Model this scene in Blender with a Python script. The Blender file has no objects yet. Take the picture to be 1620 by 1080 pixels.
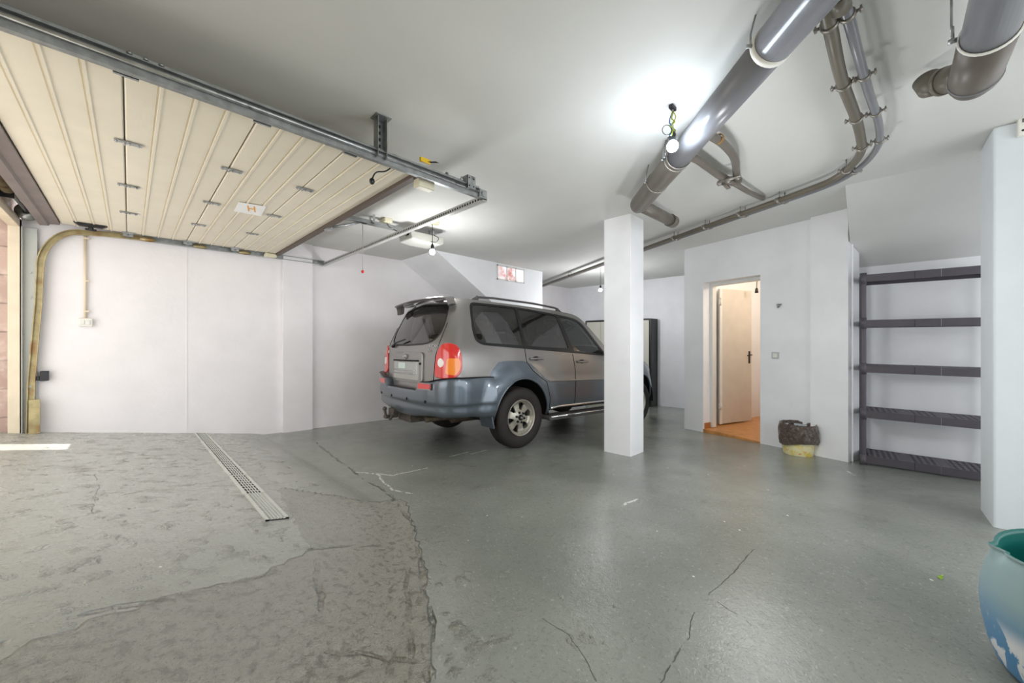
import bpy, bmesh, math, random
from mathutils import Vector, Matrix
from mathutils.geometry import delaunay_2d_cdt, interpolate_bezier
random.seed(7)
col = bpy.context.scene.collection
pi = math.pi

# ------------------------------------------------------------------ frame of reference
# x runs into the garage (parallel to the door tracks), y runs across the door opening, z up
CAM_H = 1.33
FW = Vector((.716, .698)); RT = Vector((.698, -.716))
def ray(px):
    return FW + RT * ((px - 810) / 590)
def at(px, py, z):                      # point at height z on the line of sight (survey helper)
    d = (z - CAM_H) * 590 / (536 - py)
    p = ray(px) * d
    return Vector((p.x, p.y, z))
def plane_z(x, y):
    return -.04 * (x - 3.95) - .028 * (y - 1.98)
def sm(a, b, t):
    t = max(0, min(1, (t - a) / (b - a))); return t * t * (3 - 2 * t)
def ramp_edge(y):
    if y > 2.5: return 1.32
    if y > 1.2: return .62 + (y - 1.2) / 1.3 * .7
    return .62 + (y - 1.2) * .5
def floor_z(x, y):
    z = plane_z(x, y)
    e = ramp_edge(y)
    k = .15 * sm(-.8, 2.4, y)
    t = e - x
    if t > 0: z += k * min(t, 2.2) + .012 * sm(0, .12, t)
    return z
def on_floor(px, py):
    z = 0
    for _ in range(30):
        p = at(px, py, z); z = .5 * z + .5 * floor_z(p.x, p.y)
    p = at(px, py, z); p.z = floor_z(p.x, p.y)
    return p

# ------------------------------------------------------------------ objects
def tag(o, label=None, cat=None, group=None, kind=None):
    if label: o['label'] = label
    if cat: o['category'] = cat
    if group: o['group'] = group
    if kind: o['kind'] = kind
    return o
def empty(name, loc=(0, 0, 0), rz=0, label=None, cat=None, group=None, kind=None):
    o = bpy.data.objects.new(name, None); col.objects.link(o)
    o.location = loc; o.rotation_euler = (0, 0, rz)
    return tag(o, label, cat, group, kind)
def mesh_obj(name, me, mat, parent=None):
    o = bpy.data.objects.new(name, me); col.objects.link(o)
    for m in (mat if isinstance(mat, (list, tuple)) else [mat]): me.materials.append(m)
    if parent: o.parent = parent
    return o
def copy_tree(o, parent=None):
    c = o.copy(); col.objects.link(c)
    if parent: c.parent = parent
    for ch in [k for k in bpy.data.objects if k.parent == o]: copy_tree(ch, c)
    return c

class MB:
    """collects shapes in world coordinates (or in the frame M) and links them as one mesh"""
    def __init__(s, M=None):
        s.v = []; s.f = []; s.mi = []; s.sm = []; s.M = M or Matrix.Identity(4); s.cur = 0
    def add(s, vs, fs, smooth=False):
        b = len(s.v); s.v += [s.M @ Vector(p) for p in vs]
        for f in fs:
            s.f.append([b + i for i in f]); s.mi.append(s.cur); s.sm.append(smooth)
        return s
    def box(s, x0, x1, y0, y1, z0, z1):
        return s.add([(x0, y0, z0), (x1, y0, z0), (x1, y1, z0), (x0, y1, z0), (x0, y0, z1), (x1, y0, z1), (x1, y1, z1), (x0, y1, z1)],
                     [(3, 2, 1, 0), (4, 5, 6, 7), (0, 1, 5, 4), (1, 2, 6, 5), (2, 3, 7, 6), (3, 0, 4, 7)])
    def hexa(s, bot, top):
        return s.add(list(bot) + list(top), [(3, 2, 1, 0), (4, 5, 6, 7), (0, 1, 5, 4), (1, 2, 6, 5), (2, 3, 7, 6), (3, 0, 4, 7)])
    def prism(s, poly, axis, a, b):     # polygon extruded along an axis; axis 0: (y,z), 1: (x,z), 2: (x,y)
        n = len(poly)
        def mk(p, t): return {0: (t, p[0], p[1]), 1: (p[0], t, p[1]), 2: (p[0], p[1], t)}[axis]
        vs = [mk(p, a) for p in poly] + [mk(p, b) for p in poly]
        fs = [tuple(range(n))[::-1], tuple(range(n, 2 * n))] + [(i, (i + 1) % n, n + (i + 1) % n, n + i) for i in range(n)]
        return s.add(vs, fs)
    def tube(s, pts, r, n=14, caps=True, smooth=True):
        pts = [Vector(p) for p in pts]; N = len(pts); rs = r if isinstance(r, (list, tuple)) else [r] * N
        vs = []; fs = []; prev = None
        for i, p in enumerate(pts):
            t = (pts[min(i + 1, N - 1)] - pts[max(i - 1, 0)])
            if t.length < 1e-9: t = Vector((0, 0, 1))
            t.normalize()
            if prev is None:
                a = Vector((0, 0, 1)) if abs(t.z) < .9 else Vector((1, 0, 0))
                u = t.cross(a).normalized()
            else:
                u = (prev - t * prev.dot(t)).normalized()
            prev = u; w = t.cross(u)
            for k in range(n):
                an = 2 * pi * k / n
                vs.append(p + (u * math.cos(an) + w * math.sin(an)) * rs[i])
        for i in range(N - 1):
            for k in range(n):
                fs.append((i * n + k, i * n + (k + 1) % n, (i + 1) * n + (k + 1) % n, (i + 1) * n + k))
        s.add(vs, fs, smooth)
        if caps:
            b = len(s.v) - len(vs)
            s.f.append([b + k for k in range(n)][::-1]); s.mi.append(s.cur); s.sm.append(False)
            s.f.append([b + (N - 1) * n + k for k in range(n)]); s.mi.append(s.cur); s.sm.append(False)
        return s
    def lathe(s, prof, M, n=32, smooth=True):      # prof: (radius, height) along local z of M
        vs = []; fs = []; L = len(prof)
        for (r, h) in prof:
            for k in range(n):
                a = 2 * pi * k / n
                vs.append(M @ Vector((r * math.cos(a), r * math.sin(a), h)))
        for i in range(L - 1):
            for k in range(n):
                fs.append((i * n + k, i * n + (k + 1) % n, (i + 1) * n + (k + 1) % n, (i + 1) * n + k))
        return s.add(vs, fs, smooth)
    def ball(s, c, r, n=16, sz=1):
        prof = [(max(1e-4, r * math.sin(pi * i / n)), -r * sz * math.cos(pi * i / n)) for i in range(n + 1)]
        return s.lathe(prof, Matrix.Translation(Vector(c)), n * 2)
    def grid(s, fn, nu, nv, smooth=True):
        vs = [fn(i / nu, j / nv) for i in range(nu + 1) for j in range(nv + 1)]
        fs = [(i * (nv + 1) + j, (i + 1) * (nv + 1) + j, (i + 1) * (nv + 1) + j + 1, i * (nv + 1) + j + 1) for i in range(nu) for j in range(nv)]
        return s.add(vs, fs, smooth)
    def build(s, name, mat, parent=None, bevel=0, solid=0, inv=True, auto=True):
        me = bpy.data.meshes.new(name)
        vs = s.v
        if parent is not None and inv:
            W = world(parent).inverted(); vs = [W @ v for v in vs]
        me.from_pydata([tuple(v) for v in vs], [], s.f)
        me.polygons.foreach_set('material_index', s.mi); me.polygons.foreach_set('use_smooth', s.sm)
        me.update()
        o = mesh_obj(name, me, mat, parent)
        if auto:
            bm = bmesh.new(); bm.from_mesh(me)
            bmesh.ops.remove_doubles(bm, verts=bm.verts, dist=1e-5)
            bmesh.ops.recalc_face_normals(bm, faces=bm.faces); bm.to_mesh(me); bm.free()
        if solid:
            m = o.modifiers.new('thick', 'SOLIDIFY'); m.thickness = solid; m.offset = 0
        if bevel:
            m = o.modifiers.new('bevel', 'BEVEL'); m.width = bevel; m.segments = 2; m.limit_method = 'ANGLE'
        return o
def world(o):
    M = Matrix.Translation(o.location) @ o.rotation_euler.to_matrix().to_4x4()
    return world(o.parent) @ M if o.parent else M
def bend(pts, r=.08, n=8):               # rounds the corners of a polyline
    pts = [Vector(p) for p in pts]; out = [pts[0]]
    for i in range(1, len(pts) - 1):
        a, b, c = pts[i - 1], pts[i], pts[i + 1]
        d1 = min(r, (a - b).length * .49); d2 = min(r, (c - b).length * .49)
        p = b + (a - b).normalized() * d1; q = b + (c - b).normalized() * d2
        for k in range(n + 1):
            t = k / n; out.append(p * (1 - t) ** 2 + b * 2 * t * (1 - t) + q * t * t)
    return out + [pts[-1]]
def align(p, d):                          # matrix at p with local z along d
    d = Vector(d).normalized(); q = d.to_track_quat('Z', 'Y')
    return Matrix.Translation(Vector(p)) @ q.to_matrix().to_4x4()

# ------------------------------------------------------------------ materials
def srgb(r, g, b):
    f = lambda c: (c / 255 / 12.92) if c / 255 <= .04045 else ((c / 255 + .055) / 1.055) ** 2.4
    return (f(r), f(g), f(b), 1)
class NT:
    def __init__(s, name):
        s.m = bpy.data.materials.new(name); s.m.use_nodes = True; s.t = s.m.node_tree
        s.b = s.t.nodes['Principled BSDF']; s.out = s.t.nodes['Material Output']
    def n(s, kind, **kw):
        nd = s.t.nodes.new('ShaderNode' + kind)
        for k, v in kw.items(): setattr(nd, k, v)
        return nd
    def l(s, a, b): s.t.links.new(a, b)
    def inp(s, nd, i, v):
        if isinstance(v, bpy.types.NodeSocket): s.l(v, nd.inputs[i])
        elif v is not None: nd.inputs[i].default_value = v
    def math(s, op, a, b=None, c=None, clamp=False):
        nd = s.n('Math', operation=op); nd.use_clamp = clamp
        s.inp(nd, 0, a); s.inp(nd, 1, b); s.inp(nd, 2, c)
        return nd.outputs[0]
    def vmath(s, op, a, b=None):
        nd = s.n('VectorMath', operation=op); s.inp(nd, 0, a); s.inp(nd, 1, b)
        return nd.outputs['Value'] if op in ('DISTANCE', 'LENGTH', 'DOT_PRODUCT') else nd.outputs[0]
    def noise(s, scale, detail=4, vec=None, rough=.55, dist=0):
        nd = s.n('TexNoise'); nd.inputs['Scale'].default_value = scale; nd.inputs['Detail'].default_value = detail
        nd.inputs['Roughness'].default_value = rough; nd.inputs['Distortion'].default_value = dist
        s.l(vec if vec else s.geo(), nd.inputs['Vector']); return nd.outputs['Fac']
    def geo(s):
        if not hasattr(s, '_g'): s._g = s.n('NewGeometry').outputs['Position']
        return s._g
    def objc(s):
        if not hasattr(s, '_o'): s._o = s.n('TexCoord').outputs['Object']
        return s._o
    def ss(s, v, a, b, lo=0., hi=1.):
        nd = s.n('MapRange', interpolation_type='SMOOTHSTEP'); s.inp(nd, 0, v)
        for i, q in zip((1, 2, 3, 4), (a, b, lo, hi)): nd.inputs[i].default_value = q
        return nd.outputs[0]
    def mix(s, fac, a, b):
        nd = s.n('Mix', data_type='RGBA'); s.inp(nd, 0, fac); s.inp(nd, 6, a); s.inp(nd, 7, b); return nd.outputs[2]
    def bump(s, h, strength=.3, dist=.01):
        nd = s.n('Bump'); nd.inputs['Strength'].default_value = strength; nd.inputs['Distance'].default_value = dist
        s.inp(nd, 'Height', h); s.l(nd.outputs[0], s.b.inputs['Normal']); return nd
def mat(name, c, rough=.5, metal=0, var=.0, vs=6, bump=0, bs=60, coat=0, spec=None, trans=0, dirt=None, ds=4, dlo=.55, dhi=.7):
    t = NT(name); b = t.b
    b.inputs['Roughness'].default_value = rough; b.inputs['Metallic'].default_value = metal
    if coat: b.inputs['Coat Weight'].default_value = coat; b.inputs['Coat Roughness'].default_value = .06
    if spec is not None: b.inputs['Specular IOR Level'].default_value = spec
    if trans: b.inputs['Transmission Weight'].default_value = trans
    c = srgb(*c); colr = t.n('RGB').outputs[0]; colr.default_value = c
    if var:
        k = t.noise(vs, 5); lo = tuple(q * (1 - var) for q in c[:3]) + (1,); hi = tuple(min(1, q * (1 + var)) for q in c[:3]) + (1,)
        colr = t.mix(t.ss(k, .3, .7), lo, hi)
    if dirt:
        colr = t.mix(t.ss(t.noise(ds, 6), dlo, dhi), colr, srgb(*dirt))
    t.l(colr, b.inputs['Base Color'])
    if bump: t.bump(t.noise(bs, 4), bump, .01)
    return t.m
def emit(name, c, k):
    t = NT(name); t.b.inputs['Emission Color'].default_value = srgb(*c); t.b.inputs['Emission Strength'].default_value = k
    t.b.inputs['Base Color'].default_value = srgb(*c)
    return t.m
def text_mesh(txt, size, M, name, m, parent, depth=.001):
    cu = bpy.data.curves.new('lettering', 'FONT'); cu.body = txt; cu.size = size; cu.extrude = depth
    cu.align_x = 'CENTER'; cu.align_y = 'CENTER'
    t = bpy.data.objects.new('lettering', cu); col.objects.link(t)
    bpy.context.view_layer.update()
    me = bpy.data.meshes.new_from_object(t.evaluated_get(bpy.context.evaluated_depsgraph_get()))
    bpy.data.objects.remove(t)
    W = world(parent).inverted() @ M if parent else M
    me.transform(W); me.materials.clear()
    return mesh_obj(name, me, m, parent)
def cdt_region(outer, holes_lines, polys, step, clip=None):
    """triangulates the plane region inside `outer`; returns points and triangles with the index of the first polygon of `polys` holding each"""
    pts = []; edges = []
    def addp(poly, closed=True):
        b = len(pts)
        q = []
        n = len(poly)
        for i in range(n if closed else n - 1):
            a = Vector(poly[i]); c = Vector(poly[(i + 1) % n]); k = max(1, int((c - a).length / (step * 1.0)))
            for j in range(k): q.append(a.lerp(c, j / k))
        if not closed: q.append(Vector(poly[-1]))
        pts.extend(q); m = len(q)
        for i in range(m if closed else m - 1): edges.append((b + i, b + (i + 1) % m))
    addp(outer)
    for l in holes_lines: addp(l, False)
    for p in polys: addp(p)
    xs = [p[0] for p in outer]; ys = [p[1] for p in outer]
    nx = int((max(xs) - min(xs)) / step) + 1; ny = int((max(ys) - min(ys)) / step) + 1
    for i in range(nx):
        for j in range(ny):
            p = Vector((min(xs) + (i + .5 + .13 * (j % 2)) * step, min(ys) + (j + .5) * step))
            if inside(p, outer): pts.append(p)
    r = delaunay_2d_cdt(pts, edges, [], 0, 1e-4)
    V, Fc = r[0], r[2]; res = []
    for f in Fc:
        c = sum((V[i] for i in f), Vector((0, 0))) / len(f)
        if not inside(c, outer): continue
        k = -1
        for i, p in enumerate(polys):
            if inside(c, p): k = i; break
        res.append((tuple(f), k, c))
    return V, res
def inside(p, poly):
    x, y = p[0], p[1]; r = False; j = len(poly) - 1
    for i in range(len(poly)):
        xi, yi = poly[i][0], poly[i][1]; xj, yj = poly[j][0], poly[j][1]
        if (yi > y) != (yj > y) and x < (xj - xi) * (y - yi) / (yj - yi) + xi: r = not r
        j = i
    return r
def rounded(poly, r, n=5):                # rounds the corners of a closed polygon
    out = []; N = len(poly); P = [Vector(p) for p in poly]
    rr = r if isinstance(r, (list, tuple)) else [r] * N
    for i in range(N):
        a, b, c = P[i - 1], P[i], P[(i + 1) % N]
        d1 = min(rr[i], (a - b).length * .48); d2 = min(rr[i], (c - b).length * .48)
        p = b + (a - b).normalized() * d1; q = b + (c - b).normalized() * d2
        for k in range(n + 1):
            t = k / n; out.append(p * (1 - t) ** 2 + b * 2 * t * (1 - t) + q * t * t)
    return out
M = {}
M['wall'] = mat('wall_paint', (242, 243, 246), .55, var=.03, vs=2.5, bump=.12, bs=25)
M['wall_daylit'] = mat('wall_paint_daylit', (240, 236, 238), .6, var=.03, vs=2, bump=.25, bs=14)  # white wall with the pinkish daylight tint put into its colour
M['ceil'] = mat('ceiling_paint', (214, 214, 210), .7, var=.03, vs=1.2, bump=.05, bs=20)
M['soffit'] = mat('soffit_paint', (215, 215, 213), .7, var=.03, vs=1.5)
M['inner'] = mat('inner_room_paint', (232, 226, 220), .7)
M['frame_white'] = mat('white_frame_enamel', (226, 226, 222), .4)
M['door_beige'] = mat('beige_door_enamel', (205, 198, 188), .35, var=.03)
M['tile'] = mat('orange_floor_tile', (200, 140, 80), .3, var=.15, vs=12)
M['skirt'] = mat('orange_skirting', (178, 112, 60), .35)
M['black_plastic'] = mat('black_plastic', (28, 28, 30), .4)
M['dark_metal'] = mat('dark_metal', (60, 60, 62), .4, metal=.8)
M['zinc'] = mat('galvanised_steel', (165, 168, 168), .33, metal=.85, var=.2, vs=14, dirt=(105, 105, 100), ds=9)
M['pale_zinc'] = mat('pale_galvanised_angle', (196, 196, 192), .4, metal=.25, var=.08, vs=12)
M['wall_end'] = mat('wall_paint_dimmed', (216, 222, 226), .55, var=.03, vs=2.5, bump=.12, bs=25)  # wall paint darkened to offset the strong light on the wall end
M['track_steel'] = mat('grey_track_steel', (150, 153, 152), .38, metal=.5, var=.2, vs=18)
M['brass_track'] = mat('yellowed_track_steel', (172, 158, 118), .38, metal=.5, var=.2, vs=10, dirt=(150, 110, 60), ds=7, dlo=.5, dhi=.75)
M['rusty_plate'] = mat('grey_steel_plate_with_rust', (192, 194, 188), .5, metal=.2, dirt=(140, 85, 50), ds=5, dlo=.62, dhi=.72)
M['panel'] = mat('cream_door_panel', (232, 224, 205), .5, var=.03, vs=3, bump=.08, bs=90)
M['seal'] = mat('brown_rubber_seal', (95, 82, 74), .6)
M['edge_grey'] = mat('grey_edge_profile', (132, 122, 120), .5, metal=.3, var=.1)
M['cream_frame'] = mat('cream_jamb_paint', (226, 212, 188), .5, var=.05)
M['pvc'] = mat('grey_pvc_pipe', (122, 123, 128), .28, var=.06, vs=3)
M['pvc_brown'] = mat('brown_grey_pvc_pipe', (104, 97, 90), .4, var=.08, vs=5)
M['pvc_olive'] = mat('olive_grey_pvc_pipe', (102, 96, 84), .4, var=.08, vs=5)
M['clamp'] = mat('pipe_clamp_metal', (150, 145, 138), .4, metal=.8, var=.2, vs=40)
M['white_plastic'] = mat('white_plastic', (232, 230, 222), .35)
M['ivory'] = mat('ivory_plastic', (222, 216, 190), .45, var=.05)
M['shelf'] = mat('dark_purple_grey_plastic', (84, 79, 86), .45, var=.06, vs=8)
M['orange'] = mat('orange_print', (240, 165, 20), .5)
M['yellow'] = mat('yellow_plastic', (225, 185, 30), .5)
M['red'] = mat('red_plastic', (205, 30, 30), .4)
M['cord'] = mat('grey_cord', (150, 148, 145), .6)
M['green_wire'] = mat('yellow_green_wire', (165, 175, 30), .5)
M['blue_wire'] = mat('blue_wire', (40, 100, 160), .5)
M['leaf'] = mat('green_leaf', (140, 180, 20), .5)
M['bulb'] = emit('lit_bulb', (228, 242, 255), 185)
M['bulb_small'] = emit('lit_bulb_small', (255, 252, 245), 70)
M['hole'] = mat('dark_hole', (18, 18, 18), .9)

# floor paint: worn grey-green gloss over rough concrete
def floor_material():
    t = NT('grey_green_floor_paint'); P = t.geo(); b = t.b
    warp = t.n('TexNoise'); warp.inputs['Scale'].default_value = 5; warp.inputs['Detail'].default_value = 5; t.l(P, warp.inputs['Vector'])
    wv = t.n('VectorMath', operation='MULTIPLY_ADD'); t.l(warp.outputs['Color'], wv.inputs[0]); wv.inputs[1].default_value = (.09, .09, 0); wv.inputs[2].default_value = (-.045, -.045, 0)
    Q = t.vmath('ADD', P, wv.outputs[0])
    flat = t.vmath('MULTIPLY', Q, (1, 1, 0))
    def seg(a, c):
        a = Vector((a[0], a[1], 0)); c = Vector((c[0], c[1], 0)); d = c - a
        pa = t.vmath('SUBTRACT', flat, tuple(a))
        h = t.math('DIVIDE', t.vmath('DOT_PRODUCT', pa, tuple(d)), d.length_squared, clamp=True)
        sc = t.n('VectorMath', operation='SCALE'); sc.inputs[0].default_value = tuple(d); t.l(h, sc.inputs['Scale'])
        return t.vmath('DISTANCE', pa, sc.outputs[0])
    def poly(pix):
        pts = [on_floor(*p) for p in pix]; r = None
        for a, c in zip(pts, pts[1:]):
            s = seg(a, c); r = s if r is None else t.math('MINIMUM', r, s)
        return r
    att = t.n('Attribute', attribute_name='rough_patch'); rough_mask = att.outputs['Fac']
    att2 = t.n('Attribute', attribute_name='ramp'); ramp = att2.outputs['Fac']
    edge_n = t.noise(9, 5, P)
    rm = t.ss(t.math('ADD', rough_mask, t.math('MULTIPLY', t.math('SUBTRACT', edge_n, .5), 1.1)), .35, .65)
    n_big = t.noise(.9, 3, P); n_mid = t.noise(4, 6, P); n_fine = t.noise(27, 6, P, rough=.6, dist=.5); n_vfine = t.noise(130, 3, P)
    base = t.mix(t.ss(n_big, .35, .65), srgb(126, 130, 122), srgb(145, 148, 140))
    base = t.mix(t.math('MULTIPLY', t.ss(n_mid, .45, .8), .25), base, srgb(150, 153, 146))
    base = t.mix(t.math('MULTIPLY', t.ss(n_fine, .52, .7), .22), base, srgb(88, 90, 84))
    base = t.mix(t.math('MULTIPLY', rm, .7), base, srgb(184, 181, 168))
    base = t.mix(t.math('MULTIPLY', t.math('MULTIPLY', rm, t.ss(n_fine, .5, .36)), .6), base, srgb(98, 94, 82))  # crevice shade painted into the colour from the bump noise
    base = t.mix(t.math('MULTIPLY', t.math('MULTIPLY', rm, t.ss(n_vfine, .55, .7)), .25), base, srgb(90, 86, 76))
    base = t.mix(t.math('MULTIPLY', ramp, .65), base, srgb(200, 202, 198))  # ramp lightened: daylight from the opening painted into the colour
    base = t.mix(t.math('MULTIPLY', t.ss(t.noise(2.3, 6, P, dist=.6), .6, .75), .35), base, srgb(92, 84, 70))
    # chipped white specks
    base = t.mix(t.math('MULTIPLY', t.ss(t.noise(75, 3, P, rough=.7), .56, .70), .35), base, srgb(70, 70, 62))
    base = t.mix(t.math('MULTIPLY', t.ss(t.noise(52, 4, P, rough=.7), .58, .72), .4), base, srgb(196, 198, 190))
    vo = t.n('TexVoronoi'); vo.inputs['Scale'].default_value = 7; t.l(Q, vo.inputs['Vector'])
    speck = t.math('MULTIPLY', t.math('LESS_THAN', vo.outputs['Distance'], .045), t.math('GREATER_THAN', t.noise(3, 2, P), .53))
    base = t.mix(speck, base, srgb(225, 225, 215))
    # cracks, ridges and scratches where they run
    cracks = [poly(p) for p in ([(1190, 867), (1120, 945), (1097, 980), (1070, 1030), (1040, 1078)], [(1135, 952), (1182, 984)],
                                [(157, 745), (147, 812)], [(860, 980), (905, 1000), (940, 1075)])]
    ridges = [poly(p) for p in ([(0, 1016), (55, 987), (185, 960), (300, 940), (430, 905)],
                                [(500, 880), (507, 960), (515, 1030), (600, 1040), (672, 1048)], [(645, 890), (650, 1045)],
                                [(490, 868), (600, 862)], [(500, 700), (560, 745), (625, 787), (655, 830), (668, 900), (680, 985), (678, 1078)])]
    scr = [poly(p) for p in ([(565, 747), (620, 752), (675, 740)], [(596, 750), (620, 775), (652, 780)], [(712, 722), (740, 715)], [(745, 718), (770, 712)], [(1340, 745), (1352, 752)], [(985, 800), (1010, 790)])]
    def line(d, w): return t.math('SUBTRACT', 1, t.ss(d, w * .3, w))
    def many(ls, w):
        r = None
        for d in ls:
            x = line(d, w); r = x if r is None else t.math('MAXIMUM', r, x)
        return r
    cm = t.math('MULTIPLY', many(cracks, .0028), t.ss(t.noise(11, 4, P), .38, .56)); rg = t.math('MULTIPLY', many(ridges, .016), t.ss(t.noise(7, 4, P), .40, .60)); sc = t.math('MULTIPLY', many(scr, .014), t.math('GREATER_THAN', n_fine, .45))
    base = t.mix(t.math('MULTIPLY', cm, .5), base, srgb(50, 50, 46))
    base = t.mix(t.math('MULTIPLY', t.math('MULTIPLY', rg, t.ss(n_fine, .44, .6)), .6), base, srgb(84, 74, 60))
    base = t.mix(t.math('MULTIPLY', sc, .8), base, srgb(225, 225, 218))
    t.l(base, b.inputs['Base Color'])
    r = t.math('ADD', t.ss(n_mid, .3, .8, .09, .22), t.math('MULTIPLY', rm, .22))
    t.l(t.math('ADD', r, t.math('MULTIPLY', ramp, .12)), b.inputs['Roughness'])
    b.inputs['Specular IOR Level'].default_value = .6
    h = t.math('MULTIPLY', n_mid, .13)
    h = t.math('ADD', h, t.math('MULTIPLY', n_fine, t.math('ADD', t.math('MULTIPLY_ADD', ramp, .15, .10), t.math('MULTIPLY', rm, 1.5))))
    h = t.math('ADD', h, t.math('MULTIPLY', n_vfine, t.math('ADD', .06, t.math('MULTIPLY', rm, .5))))
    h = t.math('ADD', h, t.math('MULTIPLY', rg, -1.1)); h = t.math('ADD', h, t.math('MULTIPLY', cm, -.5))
    t.bump(h, .9, .03)
    return t.m
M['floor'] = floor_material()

def stone_material():
    t = NT('outside_stone_blocks'); br = t.n('TexBrick'); mp = t.n('Mapping'); mp.inputs['Rotation'].default_value = (pi / 2, 0, 0)
    t.l(t.geo(), mp.inputs['Vector']); t.l(mp.outputs[0], br.inputs['Vector'])
    br.inputs['Scale'].default_value = 1; br.inputs['Brick Width'].default_value = .6; br.inputs['Row Height'].default_value = .28; br.inputs['Mortar Size'].default_value = .008
    br.inputs['Color1'].default_value = srgb(196, 172, 162); br.inputs['Color2'].default_value = srgb(178, 152, 144); br.inputs['Mortar'].default_value = srgb(150, 130, 122)
    c = t.mix(t.math('MULTIPLY', t.ss(t.noise(9, 6), .45, .7), .5), br.outputs['Color'], srgb(225, 210, 200))
    t.l(c, t.b.inputs['Base Color']); t.b.inputs['Roughness'].default_value = .8; t.bump(t.noise(30, 5), .4, .01)
    return t.m
M['stone'] = stone_material()
def glass_block_material():
    t = NT('rippled_glass_block'); b = t.b
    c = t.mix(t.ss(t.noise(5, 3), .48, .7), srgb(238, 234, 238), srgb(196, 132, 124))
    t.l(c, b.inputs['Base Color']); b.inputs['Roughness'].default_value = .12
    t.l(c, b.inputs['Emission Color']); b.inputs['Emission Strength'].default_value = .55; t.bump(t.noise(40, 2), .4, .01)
    return t.m
M['glass_block'] = glass_block_material()
def S(o, label=None): return tag(o, label, kind='structure')
# ------------------------------------------------------------------ floor
def make_floor():
    xs = []; x = -1.0
    while x < 8.9: xs.append(x); x += .03 if x < 2.2 else .08
    ys = []; y = -2.6
    while y < 6.6: ys.append(y); y += .04
    vs = [(x, y, floor_z(x, y)) for x in xs for y in ys]; n = len(ys)
    fs = [(i * n + j, (i + 1) * n + j, (i + 1) * n + j + 1, i * n + j + 1) for i in range(len(xs) - 1) for j in range(n - 1)]
    me = bpy.data.meshes.new('floor'); me.from_pydata(vs, [], fs); me.update()
    me.polygons.foreach_set('use_smooth', [True] * len(fs))
    ra = me.attributes.new('rough_patch', 'FLOAT', 'POINT'); rp = me.attributes.new('ramp', 'FLOAT', 'POINT')
    r1 = [on_floor(*p) for p in ((500, 870), (590, 800), (640, 790), (672, 900), (684, 1080), (300, 1100), (0, 1100), (0, 1040), (200, 965), (420, 905))]
    r2 = [on_floor(*p) for p in ((440, 770), (560, 790), (640, 790), (640, 860), (500, 880), (470, 830))]
    r1 = [(p.x, p.y) for p in r1] ; r2 = [(p.x, p.y) for p in r2]
    A = []; B = []
    for v in vs:
        e = ramp_edge(v[1]) - v[0]
        k = 1. if inside(v, r1) else .75 if inside(v, r2) else 0
        if k == 0: k = .32 * sm(0, .3, e)
        if k == 0 and v[1] < 2.6: k = .28 * sm(2.6, .8, v[1] + 0) if False else .28 * (1 - sm(.9, 2.4, v[0]))
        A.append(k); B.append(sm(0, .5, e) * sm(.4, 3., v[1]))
    ra.data.foreach_set('value', A); rp.data.foreach_set('value', B)
    return mesh_obj('floor', me, M['floor'])
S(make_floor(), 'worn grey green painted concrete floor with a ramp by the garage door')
b = MB(); b.box(-4, -.99, -2.6, 7, .3, .44); S(b.build('trim_1', mat('pale_outside_paving', (205, 200, 192), .8, var=.08)), 'pale paving outside the garage door')

CZ = 2.75
b = MB(); b.box(-1.05, 8.8, -2.6, 6.5, CZ, CZ + .15); S(b.build('ceiling', M['ceil']), 'off white painted flat ceiling')

# left wall with its pilaster
b = MB(); b.box(-.76, 8.85, 6.15, 6.35, -.35, CZ); b.box(.495, .503, 6.146, 6.151, -.1, CZ)
b.box(1.54, 1.93, 6.09, 6.16, -.3, CZ)
S(b.build('wall_left', M['wall_daylit']), 'long white wall behind the open garage door, with a shallow pilaster')
b = MB(); b.box(-4, -.832, 6.13, 6.5, .2, 3.2); S(b.build('wall_outside', M['stone']), 'pinkish stone block wall outside the garage opening')
# front wall around the garage opening
b = MB(); b.box(-1.05, -.83, -2.6, 2.25, -.1, CZ); b.box(-1.05, -.83, 2.25, 6.15, 2.52, CZ)
S(b.build('wall_front', M['cream_frame']), 'cream wall and lintel around the garage opening')
b = MB(); b.box(-.83, -.757, 6.06, 6.16, .3, 2.52); b.box(-.83, -.757, 2.25, 6.16, 2.44, 2.53)
S(b.build('trim_2', M['cream_frame'], bevel=.004), 'cream painted frame of the garage opening')
# back wall
b = MB(); b.box(8.65, 8.85, 1.2, 6.3, -.4, CZ); S(b.build('wall_back', M['wall']), 'grey white back wall beyond the car')
# stair casing
b = MB(); b.prism([(3.43, CZ), (6.1, CZ), (6.1, 1.13)], 1, 5.05, 6.15)
S(b.build('wall_staircase', M['wall']), 'white boxed-in staircase with sloping underside above the car')

# glass block window in the stair casing
w = empty('window_1', (5.16, 5.05, 2.6)); S(w, 'small strip window of three glass blocks above the car')
b = MB(); x0, x1, z0, z1 = 4.78, 5.52, 2.44, 2.715
b.box(x0, x1, 5.035, 5.06, z0, z0 + .02); b.box(x0, x1, 5.035, 5.06, z1 - .02, z1); b.box(x0, x0 + .02, 5.035, 5.06, z0, z1); b.box(x1 - .02, x1, 5.035, 5.06, z0, z1)
st = (x1 - x0 - .02) / 3
for k in (1, 2): b.box(x0 + k * st, x0 + k * st + .02, 5.035, 5.06, z0, z1)
b.build('window_frame', M['frame_white'], w)
for k in range(3):
    b = MB(); b.box(x0 + k * st + .021, x0 + (k + 1) * st - .001, 5.04, 5.055, z0 + .021, z1 - .021); b.build('glass_block', M['glass_block'], w, bevel=.006)

# square column
b = MB(); b.box(3.95, 4.28, 1.98, 2.32, -.12, CZ)
S(b.build('wall_column', M['wall'], bevel=.006), 'free standing square white column in front of the car')

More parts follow.
